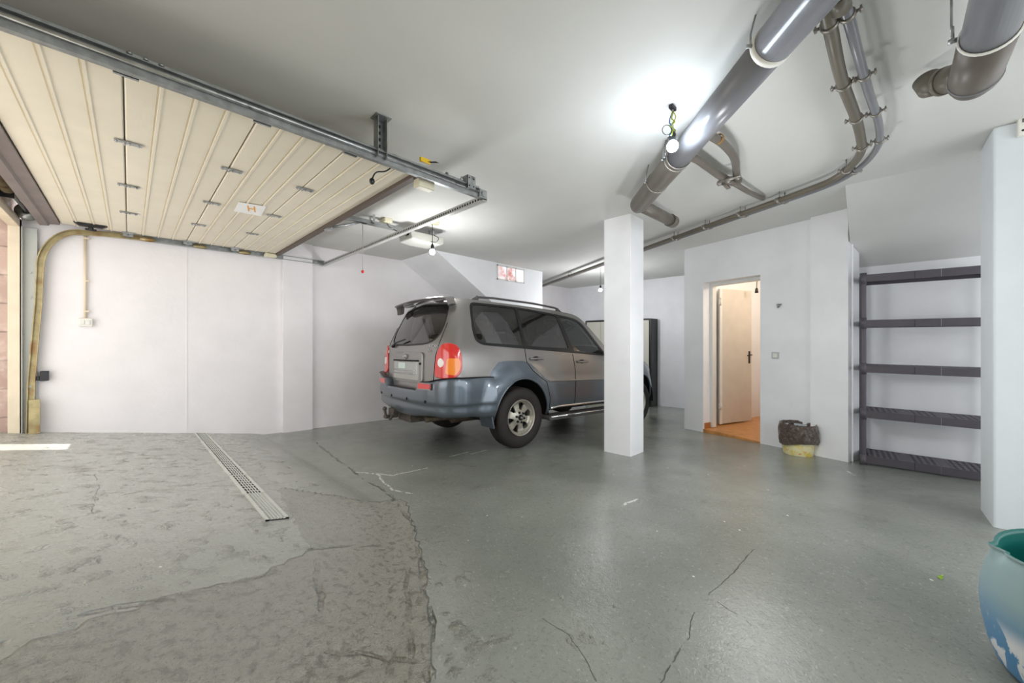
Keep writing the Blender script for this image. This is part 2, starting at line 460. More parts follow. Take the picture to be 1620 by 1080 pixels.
# partition wall with the doorway, in its own frame: t along the wall to the right, n into the room behind
WA = Vector((6.17, 2.18)); WD = Vector((-.31, -.95)).normalized(); WN = Vector((.95, -.31)).normalized()
PM = Matrix(((WD.x, WN.x, 0, WA.x), (WD.y, WN.y, 0, WA.y), (0, 0, 1, 0), (0, 0, 0, 1)))
b = MB(PM); TH = .2; T0, T1, T2, T3 = .325, 1.145, 1.742, 2.09; DH = 2.18
b.box(0, T0, 0, TH, -.3, CZ); b.box(T1, T3, 0, TH, -.3, CZ); b.box(T0, T1, 0, TH, DH, CZ)
b.box(T2, T3, -.07, .01, -.3, CZ)
b.box(-.0, .2, TH, 2.6, -.3, CZ)
S(b.build('wall_partition', M['wall']), 'white partition wall with doorway and a wide pilaster beside the shelving')
# room behind the doorway
b = MB(PM); b.box(.2, 1.75, 1.75, 1.85, -.2, CZ); b.box(1.65, 1.75, TH, 1.75, -.2, CZ); S(b.build('wall_inner_room', M['inner']), 'pale wall of the room behind the doorway')
b = MB(PM); b.box(T0, T1, 0.0, TH, -.25, -.028); b.box(.2, 1.65, TH, 1.75, -.25, -.028); S(b.build('floor_inner_room', M['tile']), 'orange tiled floor of the room behind the doorway')
b = MB(PM); b.box(.2, 1.65, 1.735, 1.75, -.03, .06); b.box(T0, T0 + .012, .03, TH + .0, -.028, .055); S(b.build('baseboard_inner_room', M['skirt']), 'orange tile skirting in the doorway and the room behind')
d = empty('door_1', PM @ Vector((T0 + .05, TH + .02, -.02))); S(d, 'beige steel door standing open inside the doorway')
b = MB(PM); b.box(T0, T0 + .045, TH - .04, TH + .05, -.02, DH); b.box(T1 - .03, T1, TH - .04, TH + .05, -.02, DH); b.box(T0, T1, TH - .04, TH + .05, DH - .045, DH)
b.build('door_frame', M['frame_white'], d, bevel=.003)
h = Vector((6.485, 1.742)); e = Vector((7.12, 1.474)); ld = (e - h).normalized(); ln = Vector((ld.y, -ld.x))
LM = Matrix(((ld.x, ln.x, 0, h.x), (ld.y, ln.y, 0, h.y), (0, 0, 1, 0), (0, 0, 0, 1)))
b = MB(LM); b.box(.0, .72, -.045, 0, -.005, 2.12); leaf = b.build('door_leaf', M['door_beige'], d, bevel=.004)
b = MB(LM); b.box(-.03, .02, .0, .012, -.005, 2.12); b.build('door_edge', M['frame_white'], leaf)
for z in (.22, 1.85):
    b = MB(LM); b.tube([(-.025, .02, z), (-.025, .02, z + .12)], .014, 10); b.box(-.05, .01, .004, .016, z + .02, z + .1); b.build('hinge', M['frame_white'], leaf)
b = MB(LM); b.box(.645, .68, .0, .008, .93, 1.13); b.tube([(.662, .004, 1.07), (.662, .045, 1.07)], .009, 10); b.tube([(.665, .045, 1.07), (.55, .05, 1.065)], [.01, .008], 10); b.tube([(.662, .008, .97), (.662, .012, .97)], .012, 12)
tag(b.build('door_handle', M['black_plastic'], leaf), 'black lever door handle on a long plate')

# alcove with the sloping soffit
b = MB()
b.hexa([(6.0, .3, -.3), (6.0, -2.6, -.3), (6.15, -2.6, -.3), (6.15, .3, -.3)], [(6.0, .3, CZ), (6.0, -2.6, CZ), (6.15, -2.6, CZ), (6.15, .3, CZ)])
S(b.build('wall_alcove', M['wall']), 'white back wall of the shelving alcove')
b = MB(); b.box(5.53, 6.0, .175, .24, -.3, CZ); S(b.build('wall_alcove_side', M['wall']), 'narrow white side wall of the shelving alcove')
b = MB(); b.prism([(4.62, CZ), (6.05, CZ), (6.05, 2.17), (6.0, 2.17)], 1, -2.6, .20)
S(b.build('trim_3', M['soffit']), 'sloping grey soffit above the shelving')
# right foreground column
b = MB(); b.box(4.05, 4.47, -1.35, -.565, -.1, CZ)
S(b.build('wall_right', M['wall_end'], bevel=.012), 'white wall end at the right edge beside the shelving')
# ------------------------------------------------------------------ sectional garage door, open under the ceiling
TZ = 2.51; Y0, Y1 = 2.303, 6.07
gd = empty('garage_door', (.47, 4.18, TZ), label='cream sectional garage door slid open under the ceiling', cat='garage door')
ux = [-.5, -.02, .487, .955, 1.43]
def panel(x0, x1, name):
    W = x1 - x0; n = 4; prof = []
    z0, z1 = TZ + .012, TZ + .05
    prof.append((x0 + .003, z1)); prof.append((x0 + .003, z0 + .006)); prof.append((x0 + .009, z0))
    for k in range(1, n):
        c = x0 + W * k / n
        prof += [(c - .014, z0), (c - .010, z0 + .006), (c - .006, z0 + .006), (c - .004, z0 - .006), (c + .007, z0 - .006), (c + .012, z0)]
    prof += [(x1 - .009, z0), (x1 - .003, z0 + .006), (x1 - .003, z1)]
    b = MB(); vs = []; m = len(prof)
    for y in (Y0 + .03, Y1 - .05): vs += [(p[0], y, p[1]) for p in prof]
    b.add(vs, [(i, (i + 1) % m, m + (i + 1) % m, m + i) for i in range(m)] + [tuple(range(m)), tuple(range(2 * m - 1, m - 1, -1))])
    return b.build(name, M['panel'], gd)
panels = [panel(a, c, 'door_panel') for a, c in zip(ux, ux[1:])]
for i in (1, 2, 3):
    for y in (3.24, 4.15, 5.04):
        b = MB(); x = ux[i]; z = TZ + .008
        b.box(x - .045, x - .008, y - .017, y + .017, z - .006, z); b.box(x + .008, x + .075, y - .02, y + .02, z - .006, z)
        b.tube([(x, y - .022, z - .008), (x, y + .022, z - .008)], .008, 10)
        for q in (-.035, .022, .06):
            b.tube([(x + q, y - .009, z - .006), (x + q, y - .009, z - .012)], .005, 8); b.tube([(x + q, y + .009, z - .006), (x + q, y + .009, z - .012)], .005, 8)
        b.build('hinge', M['zinc'], gd)
    for y, s in ((Y1 - .07, 1), (Y0 + .06, -1)):        # roller carriers at the panel joints
        b = MB(); x = ux[i]; b.box(x - .04, x + .07, y - .035, y + .02, TZ - .002, TZ + .01); b.box(x - .03, x + .05, y + s * .0, y + s * .014, TZ - .03, TZ + .005)
        b.tube([(x + .01, y, TZ - .014), (x + .01, y + s * .06, TZ - .014)], .006, 8); b.tube([(x + .01, y + s * .045, TZ - .014), (x + .01, y + s * .07, TZ - .014)], .022, 14)
        b.build('roller_carrier', M['zinc'], gd)
b = MB(); b.box(1.427, 1.475, Y0 + .03, Y1 - .05, TZ - .012, TZ + .05); b.build('top_seal', M['seal'], gd)
b = MB(); b.prism([(-.5, TZ + .052), (-.5, TZ - .004), (-.565, TZ - .012), (-.575, TZ - .03), (-.63, TZ - .035), (-.635, TZ + .03)], 1, Y0 + .03, Y1 - .05)
tag(b.build('bottom_profile', M['edge_grey'], gd), 'grey metal bottom edge profile')
b = MB(); q = [at(a, c, TZ + .002) for a, c in ((370, 334), (377, 320), (421, 327), (413, 342))]; u3 = Vector((0, 0, .003))
b.hexa(q, [v + u3 for v in q]); stk = b.build('sticker', mat('white_sticker', (250, 250, 250), .4), gd)
c = at(398, 331, TZ); ex = (q[2] - q[1]).normalized(); ey = (q[1] - q[0]).normalized(); ey = (ey - ex * ey.dot(ex)).normalized()
tm = Matrix(((ex.x, ey.x, 0, c.x), (ex.y, ey.y, 0, c.y), (0, 0, 1, TZ + .0005), (0, 0, 0, 1)))
text_mesh('H', .13, tm @ Matrix.Diagonal((.75, 1.9, 1, 1)), 'sticker_mark', M['orange'], stk, .001)
# black pull handle near the bottom edge, by the left track
b = MB(); b.hexa([(-.36, 5.82, TZ - .02), (-.20, 5.82, TZ - .02), (-.20, 5.87, TZ - .02), (-.36, 5.87, TZ - .02)], [(-.40, 5.80, TZ + .012), (-.16, 5.80, TZ + .012), (-.16, 5.89, TZ + .012), (-.40, 5.89, TZ + .012)])
b.tube([(-.28, 5.845, TZ - .01), (-.28, 5.845, TZ - .05)], .02, 12); b.tube([(-.32, 5.845, TZ - .045), (-.24, 5.845, TZ - .045)], .012, 10)
tag(b.build('handle', M['black_plastic'], gd, bevel=.004), 'black handle plate')
for y in (Y1 - .03, Y0 + .03):           # top corner roller boxes
    b = MB(); s = 1 if y > 4 else -1
    b.box(1.30, 1.44, y - .05, y + .05, TZ - .045, TZ + .005) if s > 0 else b.box(1.46, 1.60, y + .03, y + .11, TZ - .07, TZ + .0)
    b.build('corner_bracket', M['ivory'], gd, bevel=.012)
# cable handle hanging from the door by the near track
b = MB(); b.tube(bend([(1.27, 2.42, TZ + .01), (1.24, 2.44, TZ - .02), (1.18, 2.46, TZ - .03), (1.16, 2.47, TZ - .085)], .03), .005, 8)
b.ball((1.16, 2.47, TZ - .10), .018, 8, 1.3); b.build('release_knob', M['dark_metal'], gd)

# ------------------------------------------------------------------ tracks
def channel(pts_fn, y, s, name, m, parent, L=None, w=.032, h=.06):
    """C channel open towards the door; pts_fn gives the centre line in the x-z plane"""
    sec = [(-1, .5), (1, .5), (1, .36), (.8, .36), (.8, .42), (-.85, .42), (-.85, -.42), (.8, -.42), (.8, -.36), (1, -.36), (1, -.5), (-1, -.5)]
    sec = [(-s * a * w / 2, c * h) for a, c in sec]; N = len(pts_fn); n = len(sec); vs = []; fs = []
    for i, (x, z) in enumerate(pts_fn):
        a = pts_fn[max(i - 1, 0)]; c = pts_fn[min(i + 1, N - 1)]
        t = Vector((c[0] - a[0], c[1] - a[1])).normalized(); nn = Vector((-t.y, t.x))
        for p in sec: vs.append((x + nn.x * p[1], y + p[0], z + nn.y * p[1]))
    for i in range(N - 1):
        for k in range(n): fs.append((i * n + k, i * n + (k + 1) % n, (i + 1) * n + (k + 1) % n, (i + 1) * n + k))
    fs += [tuple(range(n)), tuple(range((N - 1) * n, N * n))]
    b = MB(); b.add(vs, fs); return b.build(name, m, parent)
def track(y, s, label, mh, mc):
    t = empty('door_track', (-.68, y, floor_z(-.66, y)), label=label, cat='door track')
    z0 = floor_z(-.66, y)
    channel([(-.70, z0), (-.69, .9), (-.645, 1.7), (-.635, 2.05)], y, s, 'vertical_track', mc, t, h=.05)
    arc = [(-.635 + .28 * (1 - math.cos(a)) , 2.05 + .42 * math.sin(a)) for a in [pi / 2 * k / 12 for k in range(13)]]
    channel(arc + [(-.2, 2.487), (.1, 2.497)], y, s, 'curved_track', mc, t, h=.055)
    channel([(.1, 2.497), (.9, 2.50), (2.1 if s > 0 else 2.03, 2.50)], y, s, 'horizontal_track', mh, t, h=.06)
    return t
t1 = track(Y1 + .02, 1, 'yellowed steel door track curving up along the white wall', M['track_steel'], M['brass_track'])
# steel plate behind the far vertical track
b = MB(); b.box(-.742, -.655, 6.11, 6.14, .33, 2.45); b.box(-.748, -.742, 6.06, 6.14, .33, 2.45)
for z in (.85, 1.25, 1.75, 2.0): b.tube([(-.70, 6.112, z), (-.70, 6.10, z)], .011, 10)
b.build('mounting_plate', M['rusty_plate'], t1)
for x in (.15, .62, 1.08):
    b = MB(); b.lathe([(.0001, 0), (.065, 0), (.07, .004), (.07, .008), (.0001, .008)], Matrix.Translation((x, Y1 + .0, 2.49)) @ Matrix.Rotation(pi / 2, 4, 'X') @ Matrix.Scale(.42, 4, (0, 1, 0)), 20)
    b.build('splice_plate', M['brass_track'], t1)
b = MB(); b.box(-.70, -.63, 6.03, 6.06, floor_z(-.66, 6), floor_z(-.66, 6) + .34); b.build('track_foot', M['brass_track'], t1)
t2 = empty('door_track', (.85, Y0, 2.5), label='long grey steel door track hung from the ceiling nearest the camera', cat='door track')
channel([(-.85, 2.50), (.6, 2.503), (2.03, 2.50)], Y0, -1, 'horizontal_track', M['track_steel'], t2, h=.062)
b = MB(); b.box(-.85, 1.97, Y0 - .012, Y0 - .008, 2.53, 2.558); b.box(-.85, 1.97, Y0 - .04, Y0 - .008, 2.53, 2.534); b.build('angle_rail', M['track_steel'], t2)
b = MB(); b.tube([(-.85, Y0 - .026, 2.512), (1.95, Y0 - .026, 2.512)], .012, 10); b.build('lip_rail', M['zinc'], t2)
for x in (.0, .05, .10): b = MB(); b.lathe([(.0001, 0), (.010, 0), (.006, .012), (.0001, .013)], align((x, Y0 - .013, 2.553), (0, -1, 0)), 10); b.build('bolt', M['zinc'], t2)
# hanger from the ceiling
b = MB(); hx = 1.13
b.box(hx - .032, hx - .028, Y0 - .05, Y0 + .01, 2.49, CZ); b.box(hx + .028, hx + .032, Y0 - .05, Y0 + .01, 2.49, CZ); b.box(hx - .032, hx + .032, Y0 + .006, Y0 + .01, 2.49, CZ)
b.box(hx - .05, hx + .05, Y0 - .07, Y0 + .02, CZ - .006, CZ)
hg = b.build('track_hanger', M['track_steel']); tag(hg, 'short slotted steel channel hanging the near door track from the ceiling', 'bracket')
for k in range(5): b = MB(); b.box(hx - .01, hx + .01, Y0 + .003, Y0 + .0065, 2.53 + k * .042, 2.55 + k * .042); b.build('slot', M['black_plastic'], hg)
b = MB(); b.box(1.82, 1.90, Y0 - .05, Y0 - .046, 2.50, 2.60); b.box(1.82, 1.824, Y0 - .05, Y0 + .03, 2.50, 2.60)
bp = b.build('end_bracket', M['zinc'], t2)
for x in (1.838, 1.882):
    for z in (2.52, 2.58): b = MB(); b.tube([(x, Y0 - .049, z), (x, Y0 - .0515, z)], .006, 10); b.build('hole', M['hole'], bp)
b = MB(); b.tube([(2.0, Y0 - .0, 2.50), (2.0, Y0 - .045, 2.50)], .024, 16); b.box(1.955, 2.035, Y0 - .035, Y0 + .02, 2.468, 2.535); b.build('end_cap', M['track_steel'], t2, bevel=.003)
b = MB(); b.tube([(1.66, Y0, 2.56), (1.84, Y0, 2.56)], .007, 8); b.tube([(1.655, Y0, 2.56), (1.665, Y0, 2.56)], .02, 14); b.lathe([(.0001, 0), (.016, 0), (.002, .035)], align((1.80, Y0, 2.56), (0, 0, 1)), 10); b.build('buffer_rod', M['zinc'], t2)
b = MB(); b.box(1.42, 1.50, Y0 - .03, Y0 - .012, 2.575, 2.605); ct = b.build('yellow_tab', M['yellow'], t2)
b = MB(); b.hexa([(1.47, Y0 - .03, 2.585), (1.50, Y0 - .03, 2.585), (1.50, Y0 - .025, 2.585), (1.47, Y0 - .025, 2.585)], [(1.53, Y0 - .05, 2.60), (1.56, Y0 - .05, 2.60), (1.56, Y0 - .045, 2.60), (1.53, Y0 - .045, 2.60)]); b.build('black_clip', M['black_plastic'], ct)
# crossbar between track ends, with punched slots
cb = empty('track_crossbar', (2.06, 4.18, 2.48), label='punched steel angle joining the far ends of the two door tracks', cat='crossbar')
A = Vector((2.04, Y0 - .03, 2.466)); B = Vector((2.11, Y1 + .05, 2.466)); dr = (B - A).normalized(); nr = Vector((dr.y, -dr.x, 0))
CM = Matrix(((dr.x, nr.x, 0, A.x), (dr.y, nr.y, 0, A.y), (0, 0, 1, A.z), (0, 0, 0, 1))); CL = (B - A).length
b = MB(CM); b.box(0, CL, -.002, .002, -.012, .055); b.box(0, CL, -.045, .0, -.014, -.010); b.build('angle_bar', M['pale_zinc'], cb)
b = MB(CM)
k = .03
while k < CL - .02: b.box(k, k + .018, -.003, -.0022, .022, .038); k += .036
tag(b.build('slots', M['hole'], cb, auto=False), 'row of punched slots', kind='stuff')

# ------------------------------------------------------------------ torsion spring above the opening
ts = empty('torsion_spring', (-.72, 4.3, 2.58), label='rusty torsion spring on a shaft above the garage opening', cat='spring')
pts = []
turns = 90
for i in range(turns * 10 + 1):
    a = 2 * pi * i / 10; pts.append((-.70 + .04 * math.cos(a), 2.6 + 2.5 * i / (turns * 10), 2.57 + .04 * math.sin(a)))
b = MB(); b.tube(pts, .0085, 5); b.build('coil', mat('rusty_spring', (120, 108, 78), .5, metal=.4, dirt=(95, 60, 35), ds=12), ts)
b = MB(); b.tube([(-.70, 2.3, 2.57), (-.70, 6.06, 2.57)], .013, 10); b.build('shaft', M['zinc'], ts)
b = MB(); b.lathe([(.03, 0), (.075, .01), (.075, .02), (.05, .03), (.05, .07), (.075, .08), (.03, .09), (.02, .09), (.02, 0), (.03, 0)], align((-.70, 5.90, 2.57), (0, 1, 0)), 24); b.build('cable_drum', M['zinc'], ts)
b = MB(); b.tube([(-.70, 5.08, 2.57), (-.70, 5.16, 2.57)], .035, 16); b.box(-.80, -.67, 5.14, 5.15, 2.50, 2.66); b.build('spring_anchor', M['dark_metal'], ts)

# ------------------------------------------------------------------ opener
op = empty('door_opener', (2.2, 4.15, 2.66), label='grey garage door opener motor and rail under the ceiling', cat='door opener')
b = MB(); b.box(.6, 2.45, 4.135, 4.165, 2.648, 2.69); b.box(.6, 2.45, 4.12, 4.18, 2.640, 2.648); b.build('rail', M['track_steel'], op)
b = MB(); b.prism([(2.36, 2.64), (2.38, 2.545), (2.52, 2.53), (2.78, 2.53), (2.84, 2.56), (2.84, 2.64)], 1, 4.0, 4.3); mh = b.build('motor_housing', mat('motor_grey_plastic', (176, 176, 170), .4), op, bevel=.012)
for k in range(3): b = MB(); b.box(2.361, 2.367, 4.05 + k * .02, 4.06 + k * .02, 2.59, 2.625); b.build('vent_slot', M['hole'], mh)
b = MB(); b.box(2.36, 2.88, 4.11, 4.19, 2.643, 2.658); b.build('top_strap', M['black_plastic'], op)
for x in (1.95, 2.75): b = MB(); b.box(x - .012, x + .012, 4.10, 4.104, 2.66, CZ); b.box(x - .012, x + .012, 4.196, 4.20, 2.66, CZ); b.box(x - .012, x + .012, 4.10, 4.20, 2.656, 2.66); b.build('ceiling_strap', M['zinc'], op)
b = MB(); b.tube([(1.46, 4.15, 2.50), (1.82, 4.15, 2.645)], .013, 10); b.box(1.44, 1.50, 4.11, 4.19, 2.48, 2.51); b.build('drawbar', M['zinc'], op)
b = MB(); b.box(1.80, 1.88, 4.13, 4.17, 2.635, 2.652); tag(b.build('trolley', M['black_plastic'], op), 'black trolley on the rail')
b = MB(); b.tube([(1.84, 4.15, 2.64), (1.84, 4.15, 2.10)], .0035, 8); b.build('release_cord', M['cord'], op)
b = MB(); b.ball((1.84, 4.15, 2.09), .017, 8, 1.1); tag(b.build('release_pull', M['red'], op), 'small red release pull')
# ceiling socket box with the motor lead
so = empty('ceiling_socket', (2.28, 4.35, CZ), label='ivory socket box on the ceiling beside the opener rail', cat='socket')
b = MB(); p = at(612, 350, 2.72); b.box(p.x - .05, p.x + .05, p.y - .05, p.y + .05, 2.70, CZ); b.box(p.x - .045, p.x + .03, p.y + .05, p.y + .11, 2.71, CZ); b.build('socket_body', M['ivory'], so, bevel=.008)
b = MB(); b.tube(bend([(p.x, p.y, 2.70), (p.x + .02, p.y, 2.66), (p.x + .25, p.y - .05, 2.58), (2.45, 4.2, 2.60)], .08), .005, 8); tag(b.build('cable', M['black_plastic'], so), 'black cable')
p = at(584, 352, 2.70); b = MB(); b.tube([(p.x, p.y, 2.66), (p.x, p.y, CZ)], .004, 6)
tag(b.build('wall_wire', M['white_plastic']), 'short thin white wire hanging beside the ceiling socket box', 'wire')
# ------------------------------------------------------------------ pendant bulbs
def pendant(p, zb, label, r=.033, m='bulb', wires=0):
    o = empty('pendant_bulb', (p.x, p.y, CZ), label=label, cat='light bulb', group='bare bulbs hanging from the ceiling')
    b = MB()
    if wires:
        b.tube(bend([(p.x, p.y, CZ), (p.x + .01, p.y, CZ - .05), (p.x - .01, p.y + .01, zb + .16), (p.x + .02, p.y, zb + .13), (p.x, p.y, zb + .085)], .03), .004, 8); b.build('cord', M['white_plastic'], o)
        for k, (mm, dx) in enumerate((('green_wire', 0), ('green_wire', .012), ('blue_wire', -.012))):
            random.seed(k + 3); b = MB(); q = [(p.x, p.y, CZ - .03)]
            for j in range(5): q.append((p.x + dx + random.uniform(-.022, .022), p.y + random.uniform(-.022, .022), CZ - .06 - j * .02))
            q.append((p.x + dx - .02, p.y, CZ - .19)); b.tube(bend(q, .02), .0035, 6); b.build('wire', M[mm], o)
        b = MB(); c = Vector((p.x - RT.x * .035, p.y - RT.y * .035, zb + .10)); b.tube([c + Vector((RT.x * .028 * math.cos(a), RT.y * .028 * math.cos(a), .03 * math.sin(a))) for a in [pi * k / 8 for k in range(15)]], .0025, 6); b.build('wire_loop', M['black_plastic'], o)
        b = MB(); b.box(p.x - .03, p.x + .03, p.y - .012, p.y + .012, CZ - .02, CZ); b.build('ceiling_hook', M['dark_metal'], o)
    else:
        b.tube([(p.x, p.y, CZ), (p.x, p.y, zb + .08)], .004, 8); b.build('cord', M['black_plastic'], o)
    b = MB(); b.lathe([(.006, .10), (.012, .09), (.02, .07), (.02, .032), (.018, .03)], Matrix.Translation((p.x, p.y, zb)), 18); b.build('lamp_holder', M['black_plastic'], o)
    b = MB(); pr = [(.014, r + .012), (.017, r * .8 + .008)] + [(max(.0003, r * math.sin(a)), r * math.cos(a)) for a in [.55 + (pi - .55) * k / 12 for k in range(13)]]
    b.lathe(pr, Matrix.Translation((p.x, p.y, zb)), 24); b.build('bulb', M[m], o)
    return o
pendant(at(1064, 168, CZ), at(1064, 168, CZ).z - .245, 'bright bulb hanging on loose wires beside the big ceiling pipe', wires=1)
p2 = at(684, 350, CZ); o = pendant(p2, 2.38, 'lit bulb hanging near the opener motor', m='bulb_small')
b = MB(); b.lathe([(.0001, -.035), (.06, -.03), (.075, 0)], Matrix.Translation((p2.x, p2.y, CZ)) @ Matrix.Scale(1.3, 4, (1, 0, 0)), 20); b.build('ceiling_rose', M['ivory'], o)
b = MB(); c = Vector((p2.x, p2.y, 2.56)); b.tube(bend([(2.47, 4.16, 2.64), (2.52, 4.05, 2.55), (2.7, 3.98, 2.55), c + Vector((.06, -.02, -.04)), c + Vector((.08, -.03, 0)), c + Vector((.0, 0, .03))], .05), .004, 8); b.build('looped_cable', M['black_plastic'], o)
pendant(at(950, 424, CZ), 2.31, 'lit bulb hanging on a short cord beyond the square column', m='bulb_small')

# ------------------------------------------------------------------ ceiling pipes
def ring(b, c, d, r, w=.02, t=.004):
    b.lathe([(r, -w / 2), (r + t, -w / 2), (r + t, w / 2), (r, w / 2)], align(c, d), 28)
PZ = 2.60
mp = empty('drain_pipe', (2.5, .9, PZ), label='thick grey drain pipe running diagonally under the ceiling to the square column', cat='pipe')
a0 = Vector((.35, -1.15, 2.63)); a1 = Vector((3.36, 1.60, 2.60)); dr = (a1 - a0).normalized(); R0 = .08
j = at(1205, 85, PZ - .02); tj = (Vector((j.x, j.y, 2.6)) - a0).dot(dr); pj = a0 + dr * tj
b = MB(); b.tube([a0, pj], R0 + .004, 36); tag(b.build('pipe_length', M['pvc'], mp), 'near length of pipe')
b = MB(); j2 = at(1070, 250, PZ); t2_ = (Vector((j2.x, j2.y, 2.6)) - a0).dot(dr); pj2 = a0 + dr * t2_
b.tube([pj, pj2], R0, 36); b.build('pipe_length', M['pvc'], mp)
b = MB(); b.tube([pj2, a0 + dr * (t2_ + .02), a1 - dr * .02, a1], [R0 + .006, R0 + .004, R0 + .002, R0], 36); b.ball(a1, R0, 14)
b.build('pipe_length', M['pvc_brown'], mp)
for q, w_ in ((pj, .03), (pj2, .012), (pj2 + dr * .04, .012), (pj2 + dr * .42, .012)):
    b = MB(); ring(b, q, dr, R0 + .004, w_); b.build('pipe_clamp', M['white_plastic'] if q is pj else M['clamp'], mp)
    b = MB(); s_ = Vector((-dr.y, dr.x, 0)); b.tube([q + s_ * (R0 + .005), q + s_ * (R0 + .03)], .008, 8); b.tube([q + s_ * (R0 + .012), q + s_ * (R0 + .012) + Vector((0, 0, .05)), Vector((q.x + s_.x * .07, q.y + s_.y * .07, CZ))], .004, 8); b.build('clamp_screw', M['zinc'], mp)
e1 = Vector((4.12, 1.60, 2.62)); dd = (e1 - a1).normalized()
b = MB(); b.tube([a1, e1], .058, 30); b.build('end_branch', M['pvc_brown'], mp)
b = MB(); b.tube([e1 - dd * .02, e1 + dd * .07], .066, 30); ring(b, e1 - dd * .02, dd, .062, .014, .006); b.build('end_cap', M['pvc_brown'], mp)
bm_ = text_mesh('PVC 160 x 3,2  EN 1329', .035, Matrix.Identity(4), 'lettering', M['hole'], None) if False else None
# branch pipes joining the big pipe
def on_main(px, py):
    q = at(px, py, 2.64); t = (Vector((q.x, q.y, 2.62)) - a0).dot(dr); return a0 + dr * t + Vector((0, 0, .03))
bz = 2.665
br = empty('branch_pipe', (3.0, .9, bz), label='grey branch pipe curving from the big pipe to a clamped junction', cat='pipe')
q0 = on_main(1112, 205)
pts = [q0, at(1140, 222, bz), at(1163, 248, bz), at(1166, 285, bz)]
b = MB(); b.tube(bend(pts, .14), .027, 20); b.build('pipe_bend', M['pvc_brown'], br)
c = at(1137, 220, bz); b = MB(); ring(b, c, at(1143, 224, bz) - c, .027, .02, .006); tag(b.build('rubber_ring', mat('tan_rubber_ring', (150, 115, 60), .5), br), 'tan rubber ring')
br2 = empty('branch_pipe', (3.2, 1.0, bz), label='straight grey branch pipe from the big pipe through a junction to the ceiling', cat='pipe')
q1 = on_main(1082, 248)
b = MB(); b.tube(bend([q1, at(1098, 248, bz), at(1140, 279, bz), at(1160, 289, bz)], .10), .029, 20); b.build('pipe_bend', M['pvc_brown'], br2)
b = MB(); b.tube(bend([at(1160, 289, bz), at(1183, 303, bz + .01), at(1205, 313, bz + .04), at(1207, 314, CZ)], .05), .022, 18); b.build('outlet_pipe', M['pvc_brown'], br2)
c = at(1150, 288, bz)
b = MB(); b.box(c.x - .05, c.x + .05, c.y - .015, c.y + .015, bz - .045, bz - .03); b.tube([at(1136, 288, bz - .03), at(1172, 278, bz - .03)], .012, 10); b.tube([at(1142, 281, bz - .02), at(1142, 281, CZ)], .007, 8); b.tube([at(1170, 276, bz - .02), at(1170, 276, CZ)], .007, 8)
for px_, py_ in ((1138, 290), (1152, 286), (1168, 280)): q = at(px_, py_, bz - .02); b.ball(q, .022, 6)
b.build('junction_clamp', M['clamp'], br2)
b = MB(); b.tube([at(1144, 286, bz), at(1170, 286, bz)], .036, 18); b.build('junction', M['pvc_brown'], br2)

# twin conduits
def conduit(pix, zc, r, label, m, name='conduit_pipe'):
    o = empty(name, (4.2, .4, zc), label=label, cat='pipe')
    pts = [at(a, c, zc) for a, c in pix]
    return o, pts
zc = 2.665
far = (Vector((5.37, 2.47)), Vector((7.35, 6.12)))
L1 = [at(1292, -60, zc), at(1330, 125, zc), at(1358, 195, zc), at(1366, 245, zc), at(1322, 284, zc), at(1280, 300, zc), Vector((5.34, 2.49, zc)), Vector((7.30, 6.12, zc))]
L2 = [at(1318, -60, zc), at(1375, 150, zc), at(1392, 195, zc), at(1392, 232, zc), at(1362, 266, zc), at(1320, 291, zc)]
dl = (Vector((7.30, 6.12)) - Vector((5.34, 2.49))).normalized(); off = Vector((dl.y, -dl.x, 0)) * .055
L2 += [Vector((5.34, 2.49, zc)) + off, Vector((7.30, 6.12, zc)) + off]
c1 = empty('conduit_pipe', (4.2, .4, zc), label='brown grey pipe sweeping round under the ceiling, left of the twin pair', cat='pipe')
c2 = empty('conduit_pipe', (4.3, .3, zc), label='thinner grey pipe running beside the brown grey one, right of the twin pair', cat='pipe')
P1 = bend(L1, .22, 12); P2 = bend(L2, .22, 12)
b = MB(); b.tube(P1, .026, 18); b.build('pipe_run', M['pvc_olive'], c1)
b = MB(); b.tube(P2, .020, 18); b.build('pipe_run', M['pvc'], c2)
def clamp(P, px, py, r, par):
    w0 = at(px, py, zc); best = None
    for i in range(len(P) - 1):
        a, c = P[i], P[i + 1]; d = c - a
        if d.length < 1e-6: continue
        t = max(0, min(1, (w0 - a).dot(d) / d.length_squared)); q = a + d * t
        if best is None or (q - w0).length < best[0]: best = ((q - w0).length, q, d.normalized())
    _, q, d = best; s_ = Vector((-d.y, d.x, 0)).normalized()
    b = MB(); ring(b, q, d, r, .018, .006)
    for sg in (-1, 1):
        e = q + s_ * sg * (r + .004); b.tube([e, e + s_ * sg * .022], .007, 8); f = e + s_ * sg * .016
        b.tube([f + Vector((0, 0, -.014)), f + Vector((0, 0, .016))], .004, 6); b.tube([f, f + d * .02], .004, 6)
    b.tube([q + Vector((0, 0, r)), Vector((q.x, q.y, CZ))], .004, 8)
    return b.build('pipe_clamp', M['clamp'], par)
for a, c in ((1308, 40), (1337, 133), (1358, 186), (1371, 230), (1346, 268)): clamp(P1, a, c, .027, c1)
for a, c in ((1340, 25), (1367, 120), (1384, 178), (1397, 220), (1362, 270)): clamp(P2, a, c, .021, c2)
for q in (.12, .3, .5, .72):
    w0 = Vector((4.23, .42, zc)).lerp(Vector((5.34, 2.49, zc)), q); 
    for P, r, par in ((P1, .027, c1), (P2, .021, c2)):
        a = w0
        px = 810 + 590 * (a.xy.dot(RT)) / a.xy.dot(FW); py = 536 - (zc - CAM_H) * 590 / a.xy.dot(FW); clamp(P, px, py, r, par)
